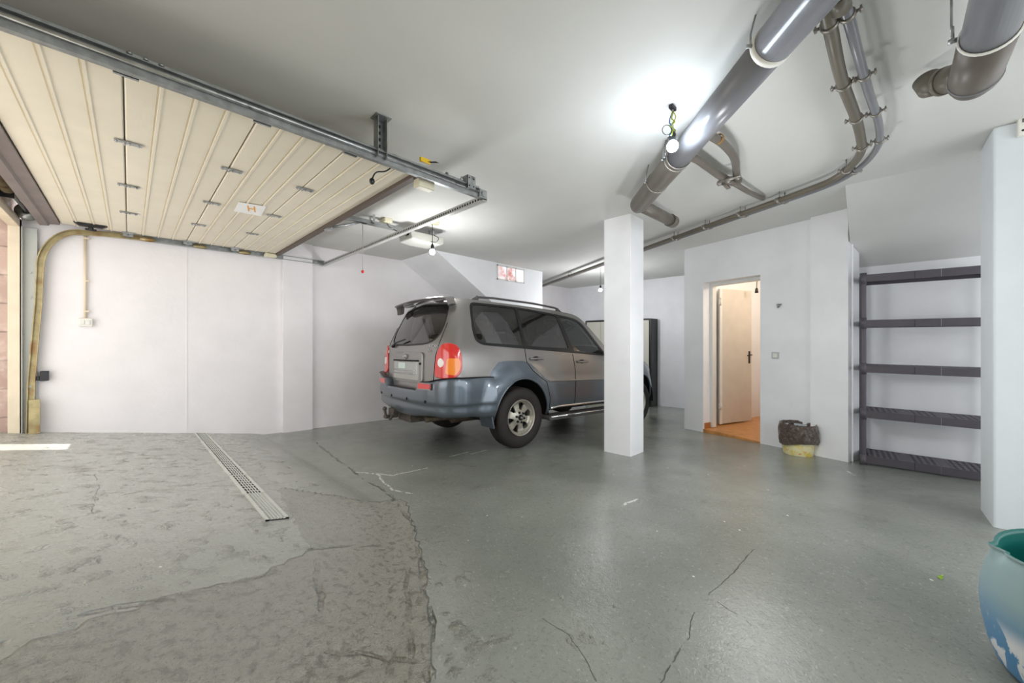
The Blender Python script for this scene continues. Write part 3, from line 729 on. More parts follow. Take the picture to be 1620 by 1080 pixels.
for q in (.2, .6):
    w0 = Vector((5.34, 2.49, zc)).lerp(Vector((7.3, 6.12, zc)), q)
    px = 810 + 590 * (w0.xy.dot(RT)) / w0.xy.dot(FW); py = 536 - (zc - CAM_H) * 590 / w0.xy.dot(FW)
    clamp(P1, px, py, .027, c1); clamp(P2, px, py, .021, c2)
b = MB(); q = at(1325, -8, zc); b.tube([q, at(1331, 14, zc)], .034, 18); b.build('coupling', M['pvc_olive'], c2)

# waste pipe at the top right
wp = empty('waste_pipe', (2.4, -.34, 2.6), label='thick grey waste pipe with a side branch in the upper right corner of the ceiling', cat='pipe')
w0, w1 = Vector((.8, -.30, 2.6)), Vector((2.80, -.335, 2.56)); d = (w1 - w0).normalized()
wm = Vector((2.42, -.33, 2.568))
b = MB(); b.tube([w0, wm], .08, 36); b.build('pipe_length', M['pvc'], wp)
b = MB(); b.tube([wm, w1, w1 + d * .02, w1 + d * .05], [.085, .085, .075, .07], 36); b.build('pipe_socket', M['pvc_brown'], wp)
b = MB(); ring(b, wm, d, .082, .012, .006); b.build('white_ring', M['white_plastic'], wp)
b = MB(); ring(b, w1 - d * .03, d, .085, .008, .004); b.build('socket_ring', M['pvc'], wp)
b = MB(); b0 = at(1545, 108, 2.59); b1 = at(1490, 130, 2.63); b2 = at(1472, 136, 2.65)
b.tube([b0, b1], .062, 28); b.build('side_branch', M['pvc_olive'], wp)
b = MB(); b.tube([b1 - (b1 - b0) * .15, b1, b1 + (b1 - b0) * .02], [.065, .065, .05], 28); b.tube([b1, b2, b2 + (b2 - b1) * .35 + Vector((0, 0, .04))], .055, 24); b.build('branch_elbow', M['pvc_olive'], wp)
for sg in (-1, 1):
    b = MB(); s_ = Vector((-d.y, d.x, 0)); q = wm - d * .03 + s_ * sg * .088; b.tube([q, q + s_ * sg * .025], .01, 8); b.tube([q + s_ * sg * .012, q + s_ * sg * .012 + Vector((0, 0, .06))], .005, 8); b.tube([q + s_ * sg * .015, Vector((q.x, q.y + sg * .015, CZ))], .004, 8); b.build('clamp_screw', M['zinc'], wp)

# ------------------------------------------------------------------ floor drain grate
dg = empty('floor_drain', (.63, 4.4, floor_z(.63, 4.4)), label='long white slotted drain grate set into the ramp floor', cat='drain')
ns = 6; ya, yb = 2.60, 6.12; w = .125; xl = .565
for k in range(ns):
    y0 = ya + (yb - ya) * k / ns; y1 = ya + (yb - ya) * (k + 1) / ns - .006
    b = MB(); ny = 24 if k == 0 else 8
    def bar(x0, x1, y0, y1, t=.006):
        zz = lambda x, y: floor_z(x, y) + .006
        b.hexa([(x0, y0, zz(x0, y0) - t), (x1, y0, zz(x1, y0) - t), (x1, y1, zz(x1, y1) - t), (x0, y1, zz(x0, y1) - t)],
               [(x0, y0, zz(x0, y0) + .0045), (x1, y0, zz(x1, y0) + .0045), (x1, y1, zz(x1, y1) + .0045), (x0, y1, zz(x0, y1) + .0045)])
    bar(xl, xl + .02, y0, y1); bar(xl + w - .02, xl + w, y0, y1)
    for i in range(1, 5): x = xl + .02 + (w - .04) * i / 5; bar(x - .0032, x + .0032, y0, y1)
    for i in range(ny + 1): y = y0 + (y1 - y0 - .012) * i / ny; bar(xl, xl + w, y, y + .006)
    b.build('grate_section', mat('white_grate_plastic', (222, 224, 218), .45) if k == 0 else bpy.data.materials['white_grate_plastic'], dg, auto=False)
b = MB()
for i in range(60):
    y0 = ya + (yb - ya) * i / 60; y1 = ya + (yb - ya) * (i + 1) / 60; zz = lambda x, y: floor_z(x, y) + .006
    b.hexa([(xl + .01, y0, zz(xl, y0) - .006), (xl + w - .01, y0, zz(xl + w, y0) - .006), (xl + w - .01, y1, zz(xl + w, y1) - .006), (xl + .01, y1, zz(xl, y1) - .006)],
           [(xl + .01, y0, zz(xl, y0)), (xl + w - .01, y0, zz(xl + w, y0)), (xl + w - .01, y1, zz(xl + w, y1)), (xl + .01, y1, zz(xl, y1))])
tag(b.build('channel', M['hole'], dg), 'dark channel under the grate')

# ------------------------------------------------------------------ left wall fittings
def wall_pt(px, py, y=6.15):
    r = ray(px); d = y / r.y; return Vector((r.x * d, y, CAM_H + d * (536 - py) / 590))
a = wall_pt(135, 510); c = wall_pt(137, 372)
sw = empty('wall_switch', a, label='white double switch under a vertical conduit on the left wall', cat='switch')
b = MB(); b.box(a.x - .055, a.x + .055, 6.105, 6.15, a.z - .045, a.z + .045); s2 = b.build('switch_box', M['white_plastic'], sw, bevel=.008)
for k in (-1, 1): b = MB(); b.box(a.x + k * .02 - .017, a.x + k * .02 + .017, 6.098, 6.106, a.z - .025, a.z + .025); b.build('rocker', M['frame_white'], s2, bevel=.003)
b = MB(); b.tube([(a.x, 6.13, a.z + .04), (a.x, 6.13, 2.48)], .012, 12); b.build('conduit', M['cream_frame'], sw)
for z in (a.z + .12, a.z + .45, 2.42): b = MB(); b.box(a.x - .014, a.x + .03, 6.118, 6.15, z - .008, z + .008); b.build('conduit_clip', M['cream_frame'], sw)
a = wall_pt(73, 594); b = MB(); b.box(a.x - .035, a.x + .02, 6.09, 6.15, a.z - .05, a.z + .05); b.box(a.x - .07, a.x - .035, 6.10, 6.13, a.z - .045, a.z + .0)
tag(b.build('lock_box', M['dark_metal'], bevel=.004), 'small dark metal lock box low beside the curved door track', 'lock box')
# fine plaster joint
# ------------------------------------------------------------------ partition wall fittings
def part_pt(px, py):
    r = ray(px); # intersect with the partition face
    den = r.x * WN.x + r.y * WN.y; d = (WA.x * WN.x + WA.y * WN.y) / den
    p = r * d; t = (p - WA).dot(WD); return t, CAM_H + d * (536 - py) / 590
t, z = part_pt(1227, 562)
o = empty('light_switch', PM @ Vector((t, 0, z)), label='small white light switch on the wall right of the doorway', cat='switch')
b = MB(PM); b.box(t - .042, t + .042, -.012, 0, z - .042, z + .042); pl = b.build('switch_plate', mat('satin_grey_plate', (190, 190, 188), .3), o, bevel=.003)
b = MB(PM); b.box(t - .025, t + .025, -.018, -.01, z - .027, z + .027); b.build('rocker', M['white_plastic'], pl, bevel=.002)
t, z = part_pt(1233, 484)
b = MB(PM); b.box(t - .028, t + .028, -.008, 0, z + .008, z + .028); b.tube([(t, -.004, z + .02), (t, -.02, z - .01)], .014, 12); b.tube(bend([(t, -.015, z - .01), (t, -.04, z - .03), (t, -.05, z)], .02), .005, 8)
tag(b.build('wall_hook', M['zinc']), 'small metal hook fixed on the wall above the light switch', 'hook')
# little device at the top right edge
a = Vector((4.05, 0)); r = ray(1616); d_ = 4.05 / r.x; y = r.y * d_; z = CAM_H + d_ * (536 - 200) / 590
o = empty('alarm_sensor', (4.05, y - .04, z), label='small white sensor box high on the wall end at the right edge', cat='sensor')
b = MB(); b.box(4.01, 4.05, y - .1, y + .02, z - .07, z + .06); b.build('sensor_housing', M['white_plastic'], o, bevel=.006)
b = MB(); b.tube([(4.009, y + .0, z - .04), (4.012, y + .0, z - .04)], .007, 10); b.build('sensor_lens', M['black_plastic'], o)
b = MB(); b.box(4.008, 4.0105, y - .002, y + .003, z + .01, z + .035); b.build('sensor_slot', M['black_plastic'], o)

# bulb holder in the room behind
p = PM @ Vector((.95, .9, 0)); r = ray(1197); 
p = r * 5.9; o = empty('bulb_holder', (p.x, p.y, 2.4), label='empty black lamp holder hanging inside the doorway', cat='lamp holder')
zt = CAM_H + 5.9 * (536 - 443) / 590; zb = CAM_H + 5.9 * (536 - 463) / 590
b = MB(); b.tube(bend([(p.x, p.y, CZ), (p.x, p.y, zt + .02), (p.x + .02, p.y, zt), (p.x, p.y, zb + .07)], .02), .005, 8); b.build('cord', M['dark_metal'], o)
b = MB(); b.lathe([(.006, .08), (.02, .06), (.026, .0), (.0001, -.002)], Matrix.Translation((p.x, p.y, zb)), 16); b.build('lamp_socket', M['black_plastic'], o)
b = MB(); b.lathe([(.0001, -.03), (.05, -.025), (.055, 0)], Matrix.Translation((p.x + .0, p.y, zt + .05)), 16); b.build('ceiling_rose', M['white_plastic'], o)

# ------------------------------------------------------------------ bin
bc = FW * 4.40 + RT * (.767 * 4.40); zf = floor_z(*bc)
bn = empty('waste_bin', (bc.x, bc.y, zf), label='yellow bucket bin lined with a brown plastic bag beside the doorway', cat='bin')
def bucket_mat():
    t = NT('yellow_paint_stained_bucket'); c = t.mix(t.ss(t.noise(14, 4), .45, .7), srgb(232, 224, 180), srgb(225, 200, 70))
    z = t.n('SeparateXYZ'); t.l(t.objc(), z.inputs[0]); c = t.mix(t.ss(z.outputs[2], .13, .19), c, srgb(190, 200, 205))
    c = t.mix(t.math('MULTIPLY', t.ss(t.noise(22, 5), .58, .66), t.ss(z.outputs[2], .1, .03)), c, srgb(225, 140, 20))
    t.l(c, t.b.inputs['Base Color']); t.b.inputs['Roughness'].default_value = .4; return t.m
b = MB(); b.lathe([(.0001, 0), (.140, 0), (.145, .01), (.150, .12), (.154, .2), (.158, .28), (.162, .33), (.156, .33), (.142, .02), (.0001, .012)], Matrix.Translation((bc.x, bc.y, zf)), 40); b.build('bucket', bucket_mat(), bn)
random.seed(5)
nz = [[random.uniform(-1, 1) for _ in range(60)] for _ in range(3)]
def bagf(u, v):
    a = 2 * pi * u; prof = [(.182, .145), (.192, .19), (.19, .28), (.182, .345), (.172, .365), (.160, .355), (.148, .26), (.140, .13)]
    f = v * (len(prof) - 1); i = min(int(f), len(prof) - 2); q = f - i
    r = prof[i][0] * (1 - q) + prof[i + 1][0] * q; z = prof[i][1] * (1 - q) + prof[i + 1][1] * q
    low = 1 - min(1, v * 2.2)
    r += (.007 * math.sin(a * 5 + 1.3 + 9 * v) + .005 * math.sin(a * 11 - 18 * v) + .003 * math.sin(a * 23 + 25 * v)) * (.5 + .5 * low)
    z += .016 * math.sin(a * 2 + .6) * low - .02 * max(0, math.cos(a - 2.2)) * low + .001 * math.sin(a * 13) * (1 if .4 < v < .7 else low)
    return (bc.x + r * math.cos(a), bc.y + r * math.sin(a), zf + z)
bagm = NT('brown_translucent_bag'); bagm.b.inputs['Base Color'].default_value = srgb(92, 76, 68); bagm.b.inputs['Roughness'].default_value = .22; bagm.b.inputs['Coat Weight'].default_value = .5; bagm.bump(bagm.noise(16, 5, dist=2.2), 1, .05)
b = MB(); b.grid(bagf, 120, 28); tag(b.build('bin_liner', bagm.m, bn), 'crumpled brown bin liner')

# ------------------------------------------------------------------ shelving unit
SA = Vector((5.44, .105)); SD = Vector((.065, -.998)).normalized(); SN = Vector((.998, .065)).normalized()
SM = Matrix(((SD.x, SN.x, 0, SA.x), (SD.y, SN.y, 0, SA.y), (0, 0, 1, 0), (0, 0, 0, 1)))
sh = empty('shelving_unit', (SA.x, SA.y, -.01), label='dark grey plastic shelving unit with five shelves in the alcove', cat='shelving')
SL, SDp = .93, .38
for k, zt in enumerate((.095, .57, 1.05, 1.53, 2.01)):
    b = MB(SM); z0, z1 = zt - .075, zt
    b.box(0.02, SL - .02, 0, .012, z0, z1); b.box(0.02, SL - .02, SDp - .012, SDp, z0, z1); b.box(0.02, .032, 0, SDp, z0, z1); b.box(SL - .032, SL - .02, 0, SDp, z0, z1)
    for i in range(1, 6): y = SDp * i / 6; b.box(.02, SL - .02, y - .010, y + .010, z1 - .014, z1 - .001)
    for i in range(1, 20):
        x = .02 + (SL - .04) * i / 20; w_ = .03 if i in (7, 13) else .011; b.box(x - w_, x + w_, 0.01, SDp - .01, z1 - .012, z1 - .002)
    s_ = b.build('shelf', M['shelf'], sh, auto=False)
    for x in (.385, .56): b = MB(SM); b.box(x, x + .003, -.0012, 0, z0, z1); b.build('seam', M['hole'] if x < .5 else M['zinc'], s_)
for x in (.012, SL - .012):
    for y in (.02, SDp - .02):
        b = MB(SM); zf = -.025; lv = [zf, .02, .095, .50, .57, .97, 1.05, 1.45, 1.53, 1.93, 2.02]; pts = []; rs = []
        for i, z in enumerate(lv): pts.append((x, y, z)); rs.append(.026 if i in (0, 2, 3, 4, 5, 6, 7, 8) else .027)
        b.tube(pts, .024, 16)
        for z in (.0, .495, .975, 1.455, 1.93): b.tube([(x, y, z - .02 if z > 0 else zf), (x, y, z + .10)], .028, 16)
        b.build('post', M['shelf'], sh)

# ------------------------------------------------------------------ cut blue barrel
bx = FW * 1.2 + RT * 2.0; zf = floor_z(bx.x, bx.y)
ba = empty('plastic_barrel', (bx.x, bx.y, zf), label='cut down blue plastic barrel with green inside at the lower right corner', cat='barrel')
def barrel_mat():
    t = NT('faded_lit_blue_barrel_plastic'); z = t.n('SeparateXYZ'); t.l(t.objc(), z.inputs[0])
    zz = t.math('ADD', z.outputs[2], t.math('MULTIPLY', t.math('SUBTRACT', t.noise(3, 3), .5), .12))
    c = t.mix(t.ss(zz, .10, .34), srgb(84, 146, 196), srgb(160, 186, 190))  # paler towards the rim: fading plus light painted into the colour
    pm = t.math('MULTIPLY', t.ss(t.noise(7.5, 4, dist=.8), .47, .52), t.ss(z.outputs[2], .22, .14))
    c = t.mix(pm, c, srgb(238, 242, 246))
    t.l(c, t.b.inputs['Base Color']); t.b.inputs['Roughness'].default_value = .38; return t.m
def barf(prof):
    def f(u, v):
        a = 2 * pi * u; q = v * (len(prof) - 1); i = min(int(q), len(prof) - 2); q -= i
        r = prof[i][0] * (1 - q) + prof[i + 1][0] * q; z = prof[i][1] * (1 - q) + prof[i + 1][1] * q
        k = sm(.36, .43, z)
        da = math.atan2(math.sin(a - A0), math.cos(a - A0)); r += k * (.018 * math.exp(-(da / .07) ** 2) - .012 * math.exp(-((da - .16) / .07) ** 2)); z += k * .008 * math.sin(a * 3)
        return (bx.x + r * math.cos(a), bx.y + r * math.sin(a), zf + z)
    return f
A0 = math.atan2(-RT.y, -RT.x) - .75
b = MB(); b.grid(barf([(.0002, 0), (.25, 0), (.275, .02), (.294, .08), (.306, .15), (.312, .22), (.309, .28), (.297, .34), (.282, .39), (.271, .418), (.277, .428), (.276, .434)]), 96, 44); b.build('barrel_shell', barrel_mat(), ba)
b = MB(); b.grid(barf([(.276, .434), (.265, .430), (.262, .39), (.287, .3), (.29, .2), (.28, .08), (.25, .03), (.0002, .02)]), 96, 28); tag(b.build('barrel_lining', mat('teal_green_plastic', (10, 98, 92), .45), ba), 'teal green inside of the barrel')

# ------------------------------------------------------------------ cabinet on the back wall
cn = empty('wall_cabinet', (8.45, 4.5, -.25), label='tall black framed cabinet with cream doors against the back wall', cat='cabinet')
zf = floor_z(8.5, 4.5) - .0
b = MB(); b.box(8.3, 8.65, 3.66, 3.70, zf, 1.80); b.box(8.3, 8.65, 5.38, 5.42, zf, 1.80); b.box(8.3, 8.65, 3.70, 5.38, 1.76, 1.80); b.box(8.3, 8.65, 3.70, 5.38, zf, zf + .05); b.box(8.60, 8.65, 3.70, 5.38, zf, 1.8)
b.build('carcass', M['black_plastic'], cn, bevel=.004)
for y0, y1 in ((3.71, 4.12), (4.13, 4.54), (4.55, 4.96), (4.97, 5.37)):
    b = MB(); b.box(8.285, 8.30, y0, y1, zf + .05, 1.76); dd_ = b.build('cabinet_door', mat('cream_cabinet_front', (205, 202, 190), .35) if y0 < 3.8 else bpy.data.materials['cream_cabinet_front'], cn, bevel=.003)
    b = MB(); b.box(8.265, 8.285, y1 - .03, y1 - .02, .7, .95); b.build('door_pull', M['zinc'], dd_)
# white bumper stool object leaning at the cabinet's right side
# green leaf
p = on_floor(1488, 915); b = MB(); b.add([(p.x - .02, p.y, p.z + .004), (p.x, p.y - .009, p.z + .009), (p.x + .022, p.y + .002, p.z + .004), (p.x + .001, p.y + .01, p.z + .007)], [(0, 1, 2, 3)]); b.tube([(p.x + .02, p.y, p.z + .004), (p.x + .04, p.y - .01, p.z + .003)], .002, 6)
tag(b.build('fallen_leaf', M['leaf'], solid=.002), 'small bright green leaf lying on the floor near the blue barrel', 'leaf')
# ------------------------------------------------------------------ the car, in its own frame: x forward, y left, z up, origin under the rear axle
def paint(name, c, metal=.55, rough=.32):
    t = NT(name); b = t.b; b.inputs['Metallic'].default_value = metal; b.inputs['Roughness'].default_value = rough
    b.inputs['Coat Weight'].default_value = .8; b.inputs['Coat Roughness'].default_value = .05
    g = t.n('NewGeometry'); c2 = t.mix(g.outputs['Backfacing'], srgb(*c), srgb(40, 38, 37)); t.l(c2, b.inputs['Base Color'])
    t.l(t.math('MULTIPLY', t.math('SUBTRACT', 1, g.outputs['Backfacing']), metal), b.inputs['Metallic'])
    return t.m
M['car_grey'] = paint('warm_silver_grey_paint', (143, 140, 138))
M['car_blue'] = paint('blue_grey_paint', (97, 107, 117))
M['bumper_dark'] = mat('dark_bumper_step_plastic', (88, 84, 84), .5)
def glass(name, tint, op):
    t = NT(name); t.t.nodes.remove(t.b)
    tr = t.n('BsdfTransparent'); tr.inputs[0].default_value = srgb(*tint); gl = t.n('BsdfGlossy'); gl.inputs['Roughness'].default_value = .02; gl.inputs[0].default_value = (.9, .9, .9, 1)
    fr = t.n('Fresnel'); fr.inputs[0].default_value = 1.5; mx = t.n('MixShader')
    t.l(t.math('ADD', fr.outputs[0], op, clamp=True), mx.inputs[0]); t.l(tr.outputs[0], mx.inputs[1]); t.l(gl.outputs[0], mx.inputs[2]); t.l(mx.outputs[0], t.out.inputs[0])
    return t.m
M['glass_dark'] = glass('privacy_tinted_glass', (140, 127, 116), .10)
M['glass_clear'] = glass('green_tinted_glass', (232, 248, 240), .05)
M['chrome'] = mat('chrome', (210, 210, 210), .12, metal=1)
M['tyre'] = mat('tyre_rubber', (40, 35, 32), .7, var=.15, vs=9, bump=.3, bs=90)
M['alloy'] = mat('silver_alloy', (176, 172, 160), .35, metal=.5, var=.06)
M['under'] = mat('underbody_black', (16, 16, 17), .85)
M['seat'] = mat('dark_seat_fabric', (62, 58, 56), .85)
def lens(name, c, e=.08):
    t = NT(name); t.b.inputs['Base Color'].default_value = srgb(*c); t.b.inputs['Roughness'].default_value = .15; t.b.inputs['Coat Weight'].default_value = 1
    t.b.inputs['Emission Color'].default_value = srgb(*c); t.b.inputs['Emission Strength'].default_value = e; t.bump(t.noise(60, 2), .2, .004); return t.m
M['red_lens'] = lens('red_lens', (205, 32, 28), .12); M['amber_lens'] = lens('amber_lens', (235, 130, 25), .12); M['white_lens'] = lens('clear_lens', (240, 235, 230))

car = empty('car', (0, 0, 0), label='silver grey four wheel drive car with rear spoiler parked nose in behind the square column', cat='car')
yaw = math.radians(-5.2); ly = Vector((-math.sin(yaw), math.cos(yaw))); org = Vector((3.31, 3.14)) + ly * .9
car.location = (org.x, org.y, floor_z(org.x, org.y) + .0)
car.rotation_euler = (-.026, .037, yaw)

def interp(tab, x):
    if x <= tab[0][0]: return tab[0][1]
    if x >= tab[-1][0]: return tab[-1][1]
    for i in range(len(tab) - 1):
        if x <= tab[i + 1][0]:
            (x0, y0), (x1, y1) = tab[i], tab[i + 1]
            m0 = (y1 - y0) / (x1 - x0) if i == 0 else (y1 - tab[i - 1][1]) / (x1 - tab[i - 1][0])
            m1 = (y1 - y0) / (x1 - x0) if i + 2 >= len(tab) else (tab[i + 2][1] - y0) / (tab[i + 2][0] - x0)
            h = x1 - x0; t = (x - x0) / h
            return y0 * (2 * t ** 3 - 3 * t * t + 1) + m0 * h * (t ** 3 - 2 * t * t + t) + y1 * (-2 * t ** 3 + 3 * t * t) + m1 * h * (t ** 3 - t * t)
WT = [(.38, .85), (.5, .895), (.8, .915), (1.0, .915), (1.2, .895), (1.3, .865), (1.5, .80), (1.7, .73), (1.78, .69), (1.84, .62)]
XT = [(.4, -.97), (.7, -.99), (1.1, -.99), (1.25, -.975), (1.35, -.94), (1.55, -.86), (1.75, -.775), (1.84, -.72)]
hw = lambda z: interp(WT, z)
xr = lambda z: interp(XT, z)
RC = .16; WR = .76; CC = RC * pi / 2; XR0 = -.99; X0 = XR0 + RC; LF = .9; AX = (.05, 2.72); WC = .375
def s_of(x, z):                            # arc coordinate of a side point
    D = xr(z) - XR0
    X = (x - D - D * X0 / LF) / (1 - D / LF) if x < X0 + LF else x
    return WR + CC + X - X0
def surf(s, z, off=0):                     # right side (y negative) for s > 0, mirrored for s < 0
    sg = -1 if s >= 0 else 1; s = abs(s); w = hw(z); x0 = xr(z)
    if s < WR:
        y = s / WR * (w - RC); x = x0 - .05 * (1 - (y / (w - RC)) ** 2); n = Vector((-1, -.12 * y, 0)).normalized(); q = Vector((x, y, z)) + Vector((n.x, -n.y, 0)) * off
        return Vector((q.x, sg * abs(q.y) if q.y >= 0 else q.y, z))
    if s < WR + CC:
        a = (s - WR) / RC; n = Vector((-math.cos(a), math.sin(a), 0)); c = Vector((x0 + RC, w - RC, z)); q = c + n * (RC + off)
        return Vector((q.x, sg * q.y, z))
    X = X0 + s - WR - CC; x = X + (x0 - XR0) * max(0, 1 - (X - X0) / LF)
    y = w
    if x > 2.75: y *= 1 - .18 * ((x - 2.75) / .65) ** 2
    for ax in AX:
        r = math.hypot(x - ax, z - .39)
        if r < .74: y += .05 * sm(.74, .56, r) if False else .05 * (1 - sm(.52, .72, r))
    if z < .83: y += .012 * (1 - sm(.80, .83, z))
    return Vector((x, sg * (y + off), z))
def conv(poly): return [(s_of(x, z), z) for x, z in poly]
TOP = [(-.83, 1.80), (-.3, 1.805), (.6, 1.80), (1.1, 1.78), (1.25, 1.765), (1.42, 1.70), (1.7, 1.44), (1.92, 1.22), (2.02, 1.14), (2.3, 1.12), (2.9, 1.07), (3.15, 1.0), (3.30, .93)]
def top_z(x): return interp(TOP, x)
def arch(ax):
    return [(ax + .44 * math.cos(a) - .0, .38 + .48 * math.sin(a)) for a in [pi - (pi) * k / 24 for k in range(25)]]
out = [(0, .5), (WR, .5), (WR + CC, .5)]
side = [(-.6, .46), (AX[0] - .44, .40)] + arch(AX[0])[0:] + [(AX[0] + .46, .44), (AX[1] - .46, .44)] + arch(AX[1]) + [(3.2, .42), (3.33, .42), (3.35, .6), (3.35, .8)]
tops = [(3.30 - 4.07 * k / 60, top_z(3.30 - 4.07 * k / 60)) for k in range(61)]
out += conv(side) + conv(tops)
out += [(WR + CC, 1.80), (WR + CC * .5, 1.80)] + [(WR * (1 - k / 12), 1.80 + .035 * (1 - (1 - k / 12) ** 2)) for k in range(13)]
q_w = rounded([(-.58, 1.735), (-.62, 1.36), (-.54, 1.285), (.105, 1.265), (.095, 1.745)], [.07, .2, .08, .02, .02])
r_w = rounded([(.145, 1.745), (.86, 1.705), (.96, 1.245), (.15, 1.262)], .025)
f_w = rounded([(.925, 1.70), (1.22, 1.675), (1.36, 1.62), (1.74, 1.175), (1.065, 1.215)], [.02, .1, .1, .05, .02])
dlo = rounded([(-.61, 1.765), (-.65, 1.33), (-.55, 1.255), (1.79, 1.148), (1.81, 1.165), (1.40, 1.645), (1.24, 1.705), (.88, 1.735), (.1, 1.775)], [.08, .2, .08, .01, .02, .1, .1, .3, .3])
r_d = [(.115, 1.5), (.115, 1.25), (.13, 1.06), (.2, .95), (.44, .80), (.505, .60), (.515, .465), (1.07, .46), (1.07, .93), (1.02, 1.21), (.95, 1.5)]
f_d = [(.95, 1.5), (1.02, 1.21), (1.07, .93), (1.07, .46), (2.06, .46), (2.12, .9), (1.99, 1.13), (1.85, 1.2), (1.60, 1.4)]
glassR = [(-.02, 1.262), (.45, 1.275), (.62, 1.32), (.715, 1.42), (.745, 1.55), (.74, 1.715), (-.02, 1.755)]
glassR = rounded(glassR, [.0, .1, .1, .1, .1, .05, 0])
trimR = rounded([(-.02, 1.24), (.46, 1.252), (.64, 1.30), (.74, 1.41), (.77, 1.55), (.765, 1.735), (-.02, 1.78)], [0, .1, .1, .1, .1, .05, 0])
lampP = rounded([(.655, .90), (.68, 1.10), (.735, 1.22), (.85, 1.265), (.955, 1.24), (1.0, 1.15), (1.01, .99), (.96, .90), (.8, .885)], .05)
amberP = rounded([(.835, .93), (.855, 1.10), (.985, 1.10), (.99, .99), (.945, .915)], .03)
whiteP = [(.765 + .052 * math.cos(2 * pi * k / 16), 1.05 + .05 * math.sin(2 * pi * k / 16)) for k in range(16)]
gate = [(-.02, .65), (.60, .66), (.63, .9), (.66, 1.13), (.725, 1.275), (.80, 1.5), (.86, 1.86), (-.02, 1.9)]
polys = [conv(q_w), conv(r_w), conv(f_w), conv(dlo), glassR, trimR, amberP, whiteP, lampP, conv(r_d), conv(f_d), gate]
polys = [[(float(a), float(c)) for a, c in p] for p in polys]
tt = conv([(-.83, .89), (-.46, .885), (-.40, .98), (-.32, 1.055), (-.2, 1.075), (.08, 1.072), (.2, 1.03), (.30, .96), (.44, .84), (.50, .82), (1.07, .805), (2.2, .79), (2.36, .85), (2.5, 1.0), (2.65, 1.05), (2.85, 1.04), (3.02, .93), (3.15, .8), (3.35, .78)])
def tt_z(s):
    if s < tt[0][0]: return .0
    for a, c in zip(tt, tt[1:]):
        if a[0] <= s <= c[0]: return a[1] + (c[1] - a[1]) * (s - a[0]) / max(1e-6, c[0] - a[0])
    return .78
V, T = cdt_region(out, [tt], polys, .05)
def region(ks, sides, name, mats, parent, off=0, two=False):
    b = MB()
    for sg in sides:
        idx = {}; vs = []
        for f, k, c in T:
            if k not in ks: continue
            for i in f:
                if i not in idx: idx[i] = len(vs); vs.append(surf(max(1e-5, V[i].x) * sg if V[i].x > 0 else 1e-5 * sg, V[i].y, off))
        base = len(b.v); b.v += vs
        for f, k, c in T:
            if k not in ks: continue
            g = [base + idx[i] for i in f]
            b.f.append(g if sg > 0 else g[::-1]); b.sm.append(True); b.mi.append(1 if two and c.y < tt_z(c.x) else 0)
    o = b.build(name, mats, parent, inv=False, auto=False)
    bm = bmesh.new(); bm.from_mesh(o.data); bmesh.ops.remove_doubles(bm, verts=bm.verts, dist=2e-4); 
    bmesh.ops.recalc_face_normals(bm, faces=bm.faces)
    # outward check
    bm.faces.ensure_lookup_table(); sc_ = 0
    for f in bm.faces:
        c = f.calc_center_median(); sc_ += f.calc_area() * f.normal.dot(Vector((c.x * .3 - (0 if c.x > -.7 else 1), c.y, 0)))
    if sc_ < 0: bmesh.ops.reverse_faces(bm, faces=bm.faces)
    bm.to_mesh(o.data); bm.free(); return o
two = [M['car_grey'], M['car_blue']]
body = region([-1], (1, -1), 'body_shell', two, car, two=True)
tg = region([11], (1, -1), 'tailgate', [M['car_grey']], car)
tag(region([4], (1, -1), 'rear_window', M['glass_dark'], tg, -.003), 'dark tinted rear window')
region([5], (1, -1), 'window_seal', M['black_plastic'], tg, .002)
